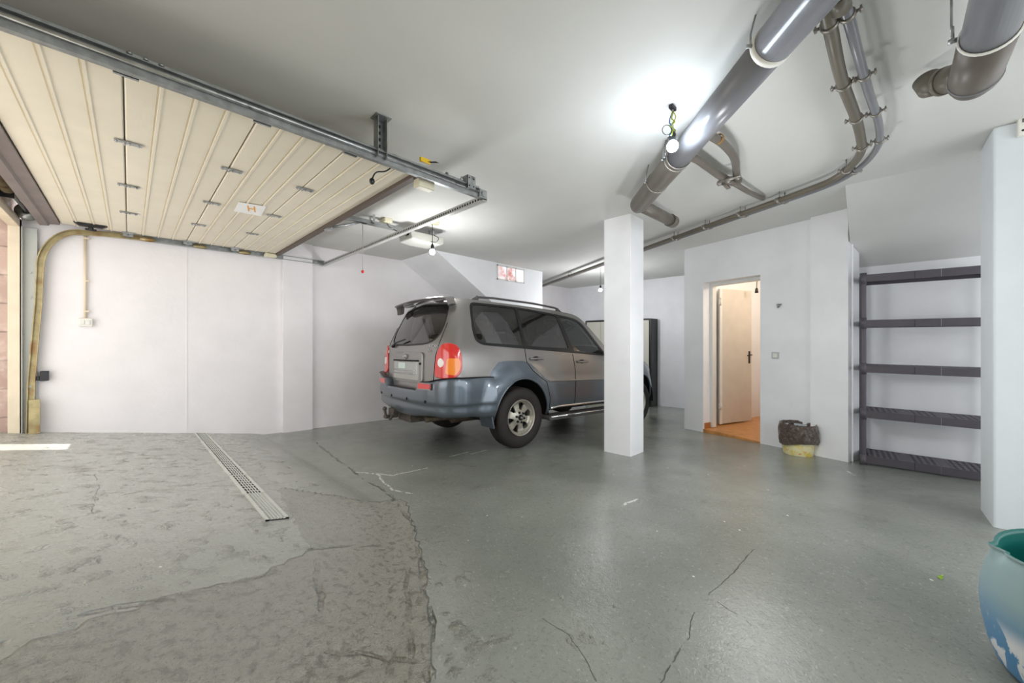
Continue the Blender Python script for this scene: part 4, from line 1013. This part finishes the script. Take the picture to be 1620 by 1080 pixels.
for sg in (1, -1):
    d1 = region([9], (sg,), 'rear_door', two, car, two=True); d2 = region([10], (sg,), 'front_door', two, car, two=True)
    tag(region([0], (sg,), 'quarter_window', M['glass_dark'], car, -.003), 'dark tinted rounded side window')
    region([1], (sg,), 'door_window', M['glass_dark'], d1, -.003); region([2], (sg,), 'door_window', M['glass_clear'], d2, -.003)
    region([3], (sg,), 'window_trim', M['black_plastic'], car, .003)
    l = region([8], (sg,), 'tail_lamp', M['red_lens'], car, .014); tag(l, 'red tail lamp with amber and clear sections')
    region([6], (sg,), 'amber_lens', M['amber_lens'], l, .014); region([7], (sg,), 'clear_lens', M['white_lens'], l, .014)
    b = MB(); b.tube([surf(p[0] * sg, p[1], .004) for p in lampP + lampP[:1]], .010, 8); b.build('lamp_bezel', M['red_lens'], l, inv=False)
    for nm, pl_, par in (('door_seam', r_d[1:-1], d1), ('door_seam', f_d[2:7], d2)):
        q = []
        pl2 = pl_
        for a, c in zip(pl2, pl2[1:]):
            n_ = max(1, int(math.dist(a, c) / .04)); q += [(a[0] + (c[0] - a[0]) * i / n_, a[1] + (c[1] - a[1]) * i / n_) for i in range(n_)]
        b = MB(); b.tube([surf(s_of(*p) * sg, p[1], .001) for p in q], .0045, 6); b.build(nm, M['under'], par, inv=False)
    # handles
    for x, z, par in ((.31, 1.10, d1), (1.23, 1.06, d2)):
        b = MB(); pts = [surf(s_of(x + dx, z) * sg, z, o_) for dx, o_ in ((-.12, .006), (-.09, .03), (0, .04), (.08, .032), (.12, .008))]; b.tube(bend(pts, .03), .014, 10); hd = b.build('door_handle', M['car_grey'], par, inv=False)
        b = MB(); pts = [surf(s_of(x + dx, z) * sg, z + .004, .003) for dx in (-.07, -.03, .0, .05)]; b.tube(pts, [.012, .026, .028, .012], 12); b.build('handle_cup', M['black_plastic'], hd, inv=False)
    # sill moulding and running board
    b = MB(); b.tube([surf(s_of(x, .455) * sg, .455, .0) for x in [.53 + 1.70 * k / 30 for k in range(31)]], .02, 8); b.build('sill_moulding', M['chrome'], car, inv=False)
    b = MB(); ys = sorted((-sg * .80, -sg * .99)); b.prism([(.50, .36), (.47, .33), (.50, .30), (2.24, .30), (2.26, .33), (2.24, .36)], 1, ys[0], ys[1]); b.build('running_board', M['bumper_dark'], car, inv=False, bevel=.01)
    b = MB(); b.tube([(.50, -sg * .99, .345), (2.22, -sg * .99, .345)], .012, 8); b.build('board_edge', M['chrome'], car, inv=False)
    b = MB(); zs = lambda x: .815 - .012 * x
    b.tube([surf(s_of(x, zs(x)) * sg, zs(x), .002) for x in [.49 + 1.6 * k / 30 for k in range(31)]], .012, 8); b.build('door_moulding', M['car_grey'], car, inv=False)
    # wheel arch lip
    b = MB(); b.tube([surf(s_of(x, z) * sg, z, -.004) for x, z in arch(AX[0])], .014, 8); b.build('arch_lip', M['car_blue'], car, inv=False)
    b = MB(); b.tube([surf(s_of(x, z) * sg, z, -.004) for x, z in arch(AX[1])], .014, 8); b.build('arch_lip', M['car_blue'], car, inv=False)
    for ax in AX:                          # inner wheel housings
        b = MB(); vs = []; A_ = [pi * k / 20 for k in range(21)]
        for y in (.93, .45): vs += [(ax + .47 * math.cos(a), -sg * y, .36 + .51 * math.sin(a)) for a in A_]
        fs = [(k, k + 1, 22 + k, 21 + k) for k in range(20)] + [tuple(range(21, 42))]
        b.add(vs, fs); b.build('wheel_housing', M['under'], car, inv=False)
    # mirror
    b = MB(); m0 = surf(s_of(1.78, 1.2) * sg, 1.2, 0); b.tube([m0, m0 + Vector((.02, -sg * .08, .0))], .02, 10); b.hexa([m0 + Vector((-.01, -sg * .06, -.06)), m0 + Vector((.08, -sg * .07, -.05)), m0 + Vector((.06, -sg * .24, -.05)), m0 + Vector((-.0, -sg * .25, -.06))], [m0 + Vector((-.01, -sg * .06, .09)), m0 + Vector((.08, -sg * .07, .07)), m0 + Vector((.06, -sg * .23, .06)), m0 + Vector((0, -sg * .24, .08))])
    b.build('side_mirror', M['car_grey'], car, inv=False, bevel=.015)
    # roof rail
    b = MB(); pts = [(-.52, -sg * .615, 1.80), (-.44, -sg * .615, 1.848), (-.2, -sg * .62, 1.862), (.5, -sg * .625, 1.862), (1.0, -sg * .615, 1.842), (1.10, -sg * .61, 1.79)]
    b.tube(bend(pts, .08), .014, 10); b.tube([(-.47, -sg * .615, 1.80), (-.42, -sg * .615, 1.85)], .026, 10); b.tube([(1.0, -sg * .615, 1.79), (1.02, -sg * .615, 1.835)], .024, 10)
    b.build('roof_rail', M['bumper_dark'], car, inv=False)
    # mud flap
    b = MB(); q = sorted((-sg * .70, -sg * .955)); b.prism([(-.46, .50), (-.43, .50), (-.39, .30), (-.405, .29)], 1, q[0], q[1]); b.build('mud_flap', M['car_blue'], car, inv=False, bevel=.01)
# roof, windscreen, bonnet and front, ruled between the two sides
def ruled(rows, name, m, par=None, nt=14):
    b = MB(); vs = []; fs = []
    for (p, bow, cr) in rows:
        for k in range(nt + 1):
            t = -1 + 2 * k / nt; vs.append((p.x + bow * (1 - t * t), abs(p.y) * t, p.z + cr * (1 - t * t)))
    for i in range(len(rows) - 1):
        for k in range(nt): a = i * (nt + 1) + k; fs.append((a, a + 1, a + nt + 2, a + nt + 1))
    b.add(vs, fs, True); return b.build(name, m, par or car, inv=False)
rows = [(surf(WR, 1.80), -.05, .035), (surf(WR + CC * .35, 1.80), -.045, .036), (surf(WR + CC * .7, 1.80), -.04, .037), (surf(WR + CC, 1.80), -.035, .038)]
for k in range(1, 25):
    x = -.76 + (1.30 + .76) * k / 24; rows.append((surf(s_of(x, top_z(x)), top_z(x)), -.03 + .09 * k / 24, .04))
ruled(rows, 'roof', M['car_grey'])
rw = []
for k in range(13):
    x = 1.30 + (2.0 - 1.30) * k / 12; rw.append((surf(s_of(x, top_z(x)), top_z(x)), .06 + .07 * k / 12, .04))
ruled(rw, 'windscreen', M['glass_clear'])
rw = []
for k in range(15):
    x = 2.0 + 1.30 * k / 14; rw.append((surf(s_of(x, top_z(x)), top_z(x)), .13, .04 + .02 * math.sin(pi * k / 14)))
ruled(rw, 'bonnet', M['car_grey'])
rw = [(surf(s_of(3.30, .93), .93), .13, .04), (surf(s_of(3.35, .8), .8), .12, .0), (surf(s_of(3.35, .6), .6), .14, 0), (surf(s_of(3.33, .42), .42), .12, 0)]
fr = ruled(rw, 'front_panel', M['car_blue'])
b = MB()
for z in (.74, .79, .84, .89): b.box(3.435 - (z - .74) * .25, 3.49 - (z - .74) * .25, -.34, .34, z - .012, z + .012)
b.build('grille', M['chrome'], car, inv=False)
for sg in (1, -1):
    b = MB(); b.ball((3.29, sg * .54, .83), .13, 10, .75); b.build('head_lamp', M['white_lens'], car, inv=False)
# spoiler
def spf(u, v):
    t = -1 + 2 * u; y = .715 * t; e = abs(t); drop = .085 * sm(.93, 1.0, e)
    a = 2 * pi * v; cx, cz = math.cos(a), math.sin(a)
    ch = .10 * (1 - .5 * sm(.75, 1, e)); th = .013
    xc = -.86 - .05 * (1 - t * t) + .03 * sm(.85, 1, e)
    return (xc + ch * cx, y * (1 - .03 * sm(.9, 1, e)), 1.792 + .024 * (1 - t * t) - drop + th * cz * (1 - .3 * cx) - .012 * cx * -1)
b = MB(); b.grid(spf, 60, 20)
sp = b.build('rear_spoiler', M['car_grey'], car, inv=False)
for y in (-.42, .42):
    b = MB(); b.box(-.86, -.78, y - .12, y + .12, 1.78, 1.81); b.build('spoiler_foot', M['car_grey'], sp, inv=False, bevel=.01)
# wiper
b = MB(); p0 = surf(-.50, 1.245, .03); b.tube([p0, surf(-.36, 1.285, .045), surf(-.08, 1.325, .035)], [.016, .010, .008], 8); b.tube([surf(-.50, 1.245, 0), p0], .022, 12)
b.build('rear_wiper', M['black_plastic'], tg, inv=False)
# number plate housing
def patch(s0, s1, z0, z1, off, name, m, par, r=.03, th=.012):
    P = rounded([(s0, z0), (s1, z0), (s1, z1), (s0, z1)], r); n = len(P); b = MB()
    nu = 10; vs = []; fs = []
    rings = [(1, -th), (1, 0), (.985, .004)]
    c = ((s0 + s1) / 2, (z0 + z1) / 2)
    for k, o_ in rings: vs += [surf((c[0] + (p[0] - c[0]) * k), c[1] + (p[1] - c[1]) * k, off + o_) for p in P]
    for i in range(2):
        for j in range(n): fs.append((i * n + j, i * n + (j + 1) % n, (i + 1) * n + (j + 1) % n, (i + 1) * n + j))
    for q in (.7, .4, .05): vs += [surf((c[0] + (p[0] - c[0]) * q), c[1] + (p[1] - c[1]) * q, off + .004) for p in P]
    for i in range(2, 5):
        for j in range(n): fs.append((i * n + j, i * n + (j + 1) % n, (i + 1) * n + (j + 1) % n, (i + 1) * n + j))
    b.add(vs, fs, False); return b.build(name, m, par, inv=False)
ph = patch(-.42, .42, .80, 1.165, .016, 'plate_housing', M['car_grey'], tg, .05, .03)
patch(-.355, .345, .835, 1.055, .021, 'plate_recess', mat('pale_plate_recess', (176, 176, 172), .45), ph, .02, .004)
tag(patch(-.30, .31, .90, 1.045, .027, 'plate', mat('pale_plate', (182, 184, 182), .35, metal=.3), ph, .01, .004), 'blank pale metal plate')
patch(-.17, .03, .965, 1.035, .033, 'plate_sticker', mat('pale_mint_sticker', (214, 228, 222), .5), ph, .003, .003)
for z in (.945, .905): b = MB(); b.tube([surf(-.29 + .58 * k / 12, z, .036) for k in range(13)], .006, 8); b.build('plate_bar', M['chrome'], ph, inv=False)
b = MB(); b.tube([surf(-.36 + .70 * k / 12, 1.063, .026) for k in range(13)], .009, 8); b.build('housing_groove', M['under'], ph, inv=False)
b = MB(); b.tube([surf(.375, 1.03, .01), surf(.375, 1.03, .028)], .014, 12); b.build('lock', M['under'], ph, inv=False)
# emblem: oval ring with a slanted H
em = MB(); c = surf(0, 1.112, .026)
em.tube([c + Vector((-.002, -.048 * math.cos(a), .030 * math.sin(a))) for a in [2 * pi * k / 24 for k in range(25)]], .0045, 6)
for dy in (-.017, .017): em.tube([c + Vector((-.003, dy + .007, -.024)), c + Vector((-.003, dy - .007, .024))], .005, 6)
em.tube([c + Vector((-.003, .017, -.006)), c + Vector((-.003, -.017, .006))], .0045, 6); em.build('emblem', M['chrome'], tg, inv=False)
def rear_text(txt, size, s, z, par, m, nm):
    p = surf(s, z, .004); p2 = surf(s + .02, z, .004); dx = (p2 - p).normalized(); up = Vector((0, 0, 1)); nn = dx.cross(up)
    Mx = Matrix(((dx.x, up.x, nn.x, p.x), (dx.y, up.y, nn.y, p.y), (dx.z, up.z, nn.z, p.z), (0, 0, 0, 1)))
    o = text_mesh(txt, size, Matrix.Identity(4), nm, m, None, .003); o.data.transform(Mx); o.parent = par; return o
rear_text('TERRACAN', .052, .565, 1.232, tg, M['chrome'], 'lettering')
rear_text('CRDi', .034, .54, 1.180, tg, M['chrome'], 'lettering')
rear_text('4WD', .036, .535, .70, tg, M['chrome'], 'lettering')
b = MB(); c = surf(-.66, 1.17, .006)
for k in range(6): a = k * pi / 3; b.tube([c, c + Vector((-.002, .022 * math.cos(a), .022 * math.sin(a)))], .005, 6)
b.build('round_badge', M['white_plastic'], tg, inv=False)
b = MB(); b.tube([surf(x, .655, .001) for x in [-.60 + 1.2 * k / 24 for k in range(25)]], .005, 6)
for sg in (1, -1): b.tube([surf(sg * p[0], p[1], .001) for p in gate[1:7] if p[1] < 1.8], .0045, 6)
b.build('tailgate_seam', M['under'], tg, inv=False)
# rear bumper wrapping round to the wheel arches
SE = s_of(-.41, .6)
def bumf(u, v):
    s = SE * (2 * u - 1); a = abs(s)
    zt = .735 + .095 * sm(.41, .45, a) + .06 * sm(.55, .95, a)
    zb = .405 + .05 * sm(.1, .7, a) - .03 * sm(1.1, 1.4, a)
    prof = [(-.03, zt), (.055, zt + .002), (.085, zt - .006), (.098, zt - .03), (.10, .68), (.10, .60), (.085, .585), (.092, .50), (.07, zb + .02), (.03, zb), (-.06, zb)]
    k = 1 - .3 * sm(.6, .8, a) - .25 * sm(1.05, 1.3, a)
    q = v * (len(prof) - 1); i = min(int(q), len(prof) - 2); q -= i
    o_ = prof[i][0] * (1 - q) + prof[i + 1][0] * q; z = prof[i][1] * (1 - q) + prof[i + 1][1] * q
    return surf(s, z, o_ * k) if a > 1e-6 else surf(1e-6, z, o_ * k)
b = MB(); b.grid(bumf, 120, 30); bp = b.build('rear_bumper', M['car_blue'], car, inv=False)
def bumt(u, v):
    s = .40 * (2 * u - 1); return surf(s if abs(s) > 1e-6 else 1e-6, .740, -.01 + .085 * v)
b = MB(); b.grid(bumt, 20, 2); b.build('bumper_step', M['bumper_dark'], bp, inv=False)
def bumt2(sgn):
    def f(u, v):
        a = .46 + (SE - .46) * u; zt = .735 + .095 * sm(.41, .45, a) + .06 * sm(.55, .95, a); k = 1 - .45 * sm(1.05, 1.3, a); return surf(sgn * a, zt + .005, (-.005 + .085 * v) * k)
    return f
for sg in (1, -1):
    b = MB(); b.grid(bumt2(sg), 40, 2); b.build('bumper_shoulder', M['bumper_dark'], bp, inv=False)
    b = MB(); z0, z1 = .755, .815; P = [(.47, z0), (.70, z0 + .01), (.70, z1), (.475, z1)]
    vs = [surf(sg * (p[0] + (q - .0)), p[1], o_) for q, o_ in ((0, .08), (0, .104)) for p in P]; b.add(vs, [(0, 1, 5, 4), (1, 2, 6, 5), (2, 3, 7, 6), (3, 0, 4, 7), (4, 5, 6, 7)])
    tag(b.build('reflector', M['red_lens'], bp, inv=False), 'small red reflector')
    b = MB(); P = [(.455, z0 - .012), (.715, z0 - .004), (.715, z1 + .012), (.46, z1 + .012)]
    vs = [surf(sg * p[0], p[1], .1015) for p in P]; b.add(vs, [(0, 1, 2, 3)]); b.build('reflector_frame', M['car_grey'], bp, inv=False)
for s in (-.62, -.22, .22, .62):
    b = MB(); b.tube([surf(s, .60 + .02, .095), surf(s, .60 + .02, .106)], .016, 14); b.build('parking_sensor', M['under'], bp, inv=False)
# towing hitch
th = MB(); th.box(-1.12, -1.05, .18, .34, .34, .45); th.box(-1.2, -1.1, .22, .30, .33, .37); th.tube([(-1.18, .26, .36), (-1.20, .26, .44)], .016, 12); th.ball((-1.20, .26, .455), .026, 10); th.tube([(-1.12, .19, .37), (-1.17, .17, .33)], .02, 10); th.box(-1.0, -.6, -.05, .3, .30, .42)
th.build('towing_hitch', mat('dull_hitch_metal', (96, 88, 80), .5, metal=.6, var=.3, vs=20), car, inv=False, bevel=.004)
# underbody, axle, exhaust
b = MB(); b.prism([(-.93, .50), (-.45, .44), (-.43, .88), (.50, .88), (.54, .40), (2.2, .40), (2.25, .88), (3.15, .88), (3.2, .45), (3.28, .6), (3.28, .90), (2.0, 1.05), (1.9, .55), (.6, .55), (.55, .93), (-.93, .93)], 1, -.80, .80); b.build('underbody', M['under'], car, inv=False)
b = MB(); b.tube([(.05, -.7, .375), (.05, .7, .375)], .05, 12); b.ball((.05, .05, .36), .13, 10); b.tube([(2.72, -.7, .375), (2.72, .7, .375)], .05, 12); b.tube([(-.95, -.35, .37), (-.3, -.35, .38), (.6, -.3, .34), (2.2, -.2, .34)], .03, 10); b.tube([(-.6, -.35, .38), (-.2, -.35, .38)], .08, 14); b.build('axle', mat('dirty_axle', (88, 78, 64), .6, metal=.4, var=.3, vs=20), car, inv=False)
# wheels
def wheel_parts():
    w = empty('wheel'); w.parent = car
    prof = [(.205, -.09), (.245, -.115), (.31, -.122), (.352, -.108), (.370, -.085), (.374, -.055), (.366, -.052), (.366, -.042), (.375, -.04), (.375, -.02), (.367, -.018), (.367, -.006), (.3755, -.004)]
    prof = prof + [(r, -h) for r, h in prof[::-1]]
    b = MB(); b.lathe(prof, Matrix.Identity(4), 56); b.build('tyre', M['tyre'], w, inv=False)
    b = MB(); b.lathe([(.19, -.09), (.19, .05), (.200, .085), (.206, .098), (.216, .110), (.222, .112), (.222, .100), (.20, .06), (.196, -.09)], Matrix.Identity(4), 48); b.build('rim', M['alloy'], w, inv=False)
    circ = [(.205 * math.cos(2 * pi * k / 48), .205 * math.sin(2 * pi * k / 48)) for k in range(48)]
    sl = []
    for k in range(6):
        a = 2 * pi * k / 6 + .3; R_ = lambda r, t: (r * math.cos(a + t), r * math.sin(a + t))
        sl.append([(float(p[0]), float(p[1])) for p in rounded([R_(.092, -.16), R_(.178, -.31), R_(.188, 0), R_(.178, .20), R_(.094, .15)], .012, 3)])
    v2, t2 = cdt_region(circ, [], sl, .02)
    def hh(r): return .052 + .035 * (1 - sm(.05, .12, r)) - .008 * sm(.1, .16, r) + .045 * sm(.165, .205, r)
    b = MB(); n = len(v2); b.add([(p.x, p.y, hh(p.length)) for p in v2] + [(p.x, p.y, hh(p.length) - .025) for p in v2], [f for f, k, c in t2 if k < 0] + [tuple(n + i for i in f)[::-1] for f, k, c in t2 if k < 0], True)
    for p in sl:
        m = len(p); b.add([(x, y, hh(math.hypot(x, y)) - o_) for o_ in (0, .025) for x, y in p], [(i, (i + 1) % m, m + (i + 1) % m, m + i) for i in range(m)], False)
    b.build('wheel_disc', M['alloy'], w, inv=False, auto=False)
    b = MB(); b.lathe([(.0001, -.04), (.19, -.04), (.19, .0), (.0001, .0)], Matrix.Identity(4), 32); b.build('brake_drum', M['under'], w, inv=False)
    b = MB(); b.lathe([(.036, .08), (.036, .097), (.028, .103), (.0001, .104)], Matrix.Identity(4), 28); hc = b.build('hub_cap', M['under'], w, inv=False)
    b = MB(); b.tube([(.016 * math.cos(2 * pi * k / 16), .010 * math.sin(2 * pi * k / 16), .105) for k in range(17)], .002, 5)
    for d_ in (-.005, .005): b.tube([(d_ - .002, -.008, .105), (d_ + .002, .008, .105)], .002, 5)
    b.build('hub_emblem', M['chrome'], hc, inv=False)
    for k in range(6):
        a = 2 * pi * k / 6 + .3 + pi / 6; b = MB(); b.lathe([(.017, .06), (.017, .089), (.009, .09), (.009, .104), (.0001, .105)], Matrix.Translation((.062 * math.cos(a), .062 * math.sin(a), 0)), 6, False); b.build('lug_nut', M['dark_metal'], w, inv=False)
    return w
wh = wheel_parts()
for i, (x, s_) in enumerate(((AX[0], -1), (AX[0], 1), (AX[1], -1), (AX[1], 1))):
    o = wh if i == 0 else copy_tree(wh, car)
    o.location = (x, s_ * .815, .374); o.rotation_euler = (pi / 2 if s_ < 0 else -pi / 2, .25 * i, 0)
# interior
inn = MB(); inn.box(-.85, 1.95, -.72, .72, .90, .93); inn.build('cabin_floor', M['under'], car, inv=False)
def seat(x, y, w):
    s_ = empty('seat'); s_.parent = car
    b = MB(); b.hexa([(x - .22, y - w, .92), (x + .25, y - w, .92), (x + .25, y + w, .92), (x - .22, y + w, .92)], [(x - .24, y - w, 1.0), (x + .27, y - w, 1.04), (x + .27, y + w, 1.04), (x - .24, y + w, 1.0)]); b.build('cushion', M['seat'], s_, inv=False, bevel=.04)
    b = MB(); b.hexa([(x - .30, y - w, .98), (x - .16, y - w, .98), (x - .16, y + w, .98), (x - .30, y + w, .98)], [(x - .42, y - w * .85, 1.44), (x - .32, y - w * .85, 1.44), (x - .32, y + w * .85, 1.44), (x - .42, y + w * .85, 1.44)]); b.build('backrest', M['seat'], s_, inv=False, bevel=.04)
    for yy in ([y] if w < .3 else [y - .38, y + .38]):
        b = MB(); b.hexa([(x - .42, yy - .13, 1.46), (x - .34, yy - .13, 1.46), (x - .34, yy + .13, 1.46), (x - .42, yy + .13, 1.46)], [(x - .43, yy - .11, 1.60), (x - .36, yy - .11, 1.60), (x - .36, yy + .11, 1.60), (x - .43, yy + .11, 1.60)]); b.build('headrest', M['seat'], s_, inv=False, bevel=.03)
for a in ((1.35, -.38, .25), (1.35, .38, .25), (.55, 0, .62)): seat(*a)
b = MB(); b.hexa([(1.75, -.72, .93), (2.0, -.72, .93), (2.0, .72, .93), (1.75, .72, .93)], [(1.72, -.72, 1.12), (2.0, -.72, 1.10), (2.0, .72, 1.10), (1.72, .72, 1.12)]); b.build('dashboard', M['black_plastic'], car, inv=False, bevel=.03)
b = MB(); swm = align((1.58, .38, 1.20), (-.85, 0, .5)); b.tube([swm @ Vector((.185 * math.cos(2 * pi * k / 28), .185 * math.sin(2 * pi * k / 28), 0)) for k in range(29)], .016, 10); b.tube([swm @ Vector((-.18, 0, 0)), swm @ Vector((.18, 0, 0))], .018, 8); b.tube([swm @ Vector((0, 0, 0)), (1.8, .38, 1.08)], .03, 10); b.build('steering_wheel', M['black_plastic'], car, inv=False)
# ------------------------------------------------------------------ camera, daylight, added fill
cam = bpy.data.cameras.new('camera'); co = bpy.data.objects.new('camera', cam); col.objects.link(co)
co.location = (0, 0, CAM_H); co.rotation_euler = (pi / 2, 0, math.atan2(-FW.x, FW.y))
cam.lens = 590 / 1620 * 36; cam.sensor_width = 36; cam.shift_y = -4 / 1620; cam.clip_start = .05
bpy.context.scene.camera = co
w = bpy.data.worlds.new('daylight'); bpy.context.scene.world = w; w.use_nodes = True
bg = w.node_tree.nodes['Background']; bg.inputs[0].default_value = (.93, .97, 1, 1); bg.inputs[1].default_value = 1.75
def area(name, loc, rot, sx, sy, e, c):
    l = bpy.data.lights.new(name, 'AREA'); l.shape = 'RECTANGLE'; l.size = sx; l.size_y = sy; l.energy = e; l.color = c
    o = bpy.data.objects.new(name, l); col.objects.link(o); o.location = loc; o.rotation_euler = rot; return o
area('daylight_through_garage_opening', (-1.15, 4.0, 1.45), (0, -pi / 2, 0), 2.0, 3.4, 18, (1, .97, .95))
area('fill_behind_camera', (1.2, -2.5, 1.5), (pi / 2, 0, 0), 5.5, 2.2, 30, (.96, .98, 1))  # added soft fill, no opening is known behind the camera
pl = bpy.data.lights.new('inner_room_lamp', 'POINT'); pl.energy = 22; pl.color = (1, .86, .7); pl.shadow_soft_size = .1
o = bpy.data.objects.new('inner_room_lamp', pl); col.objects.link(o); o.location = PM @ Vector((1.5, .8, 2.3))
for q, e in (((at(1064, 168, CZ), 1.9), 14), ((p2, 1.9), 30), ((at(1180, 260, CZ), 1.4), 20), ((at(950, 424, CZ), 1.9), 42)):  # added fill below the bulbs, and near the partition where no bulb hangs
    l = bpy.data.lights.new('added_fill', 'POINT'); l.energy = e; l.shadow_soft_size = .12; l.color = (.96, .98, 1)
    o = bpy.data.objects.new('added_fill', l); col.objects.link(o); o.location = (q[0].x, q[0].y, q[1])
s_ = bpy.data.lights.new('sun', 'SUN'); s_.energy = 6; s_.angle = .01; s_.color = (1, .97, .9)
o = bpy.data.objects.new('sun', s_); col.objects.link(o); o.rotation_euler = (0, math.radians(-17), 0)
b = MB(); b.box(-2.6, -1.06, -2.6, 5.12, 3.3, 3.4); b.box(-2.6, -1.06, 5.42, 6.16, 3.3, 3.4); tag(b.build('sun_patch_blocker', M['cream_frame']), 'added unseen slabs outside shaping the sun patch on the floor', kind='structure')  # unseen slabs added to cut the sunlight down to a strip
sc = bpy.context.scene
sc.view_settings.view_transform = 'Standard'; sc.view_settings.look = 'None'; sc.view_settings.exposure = .22
sc.cycles.max_bounces = 8; sc.cycles.diffuse_bounces = 5; sc.cycles.glossy_bounces = 4; sc.cycles.transparent_max_bounces = 10; sc.cycles.sample_clamp_indirect = 4
sc.cycles.caustics_reflective = False; sc.cycles.caustics_refractive = False
sc.cycles.use_denoising = True

for o in bpy.data.objects:
    if o.parent is None and 'label' in o:
        n = o.name.split('.')[0]
        if n == 'door_track': o['group'] = 'tracks of the garage door'
        if n == 'branch_pipe': o['group'] = 'branch pipes off the big ceiling pipe'
        if n == 'conduit_pipe': o['group'] = 'twin pipes curving under the ceiling'
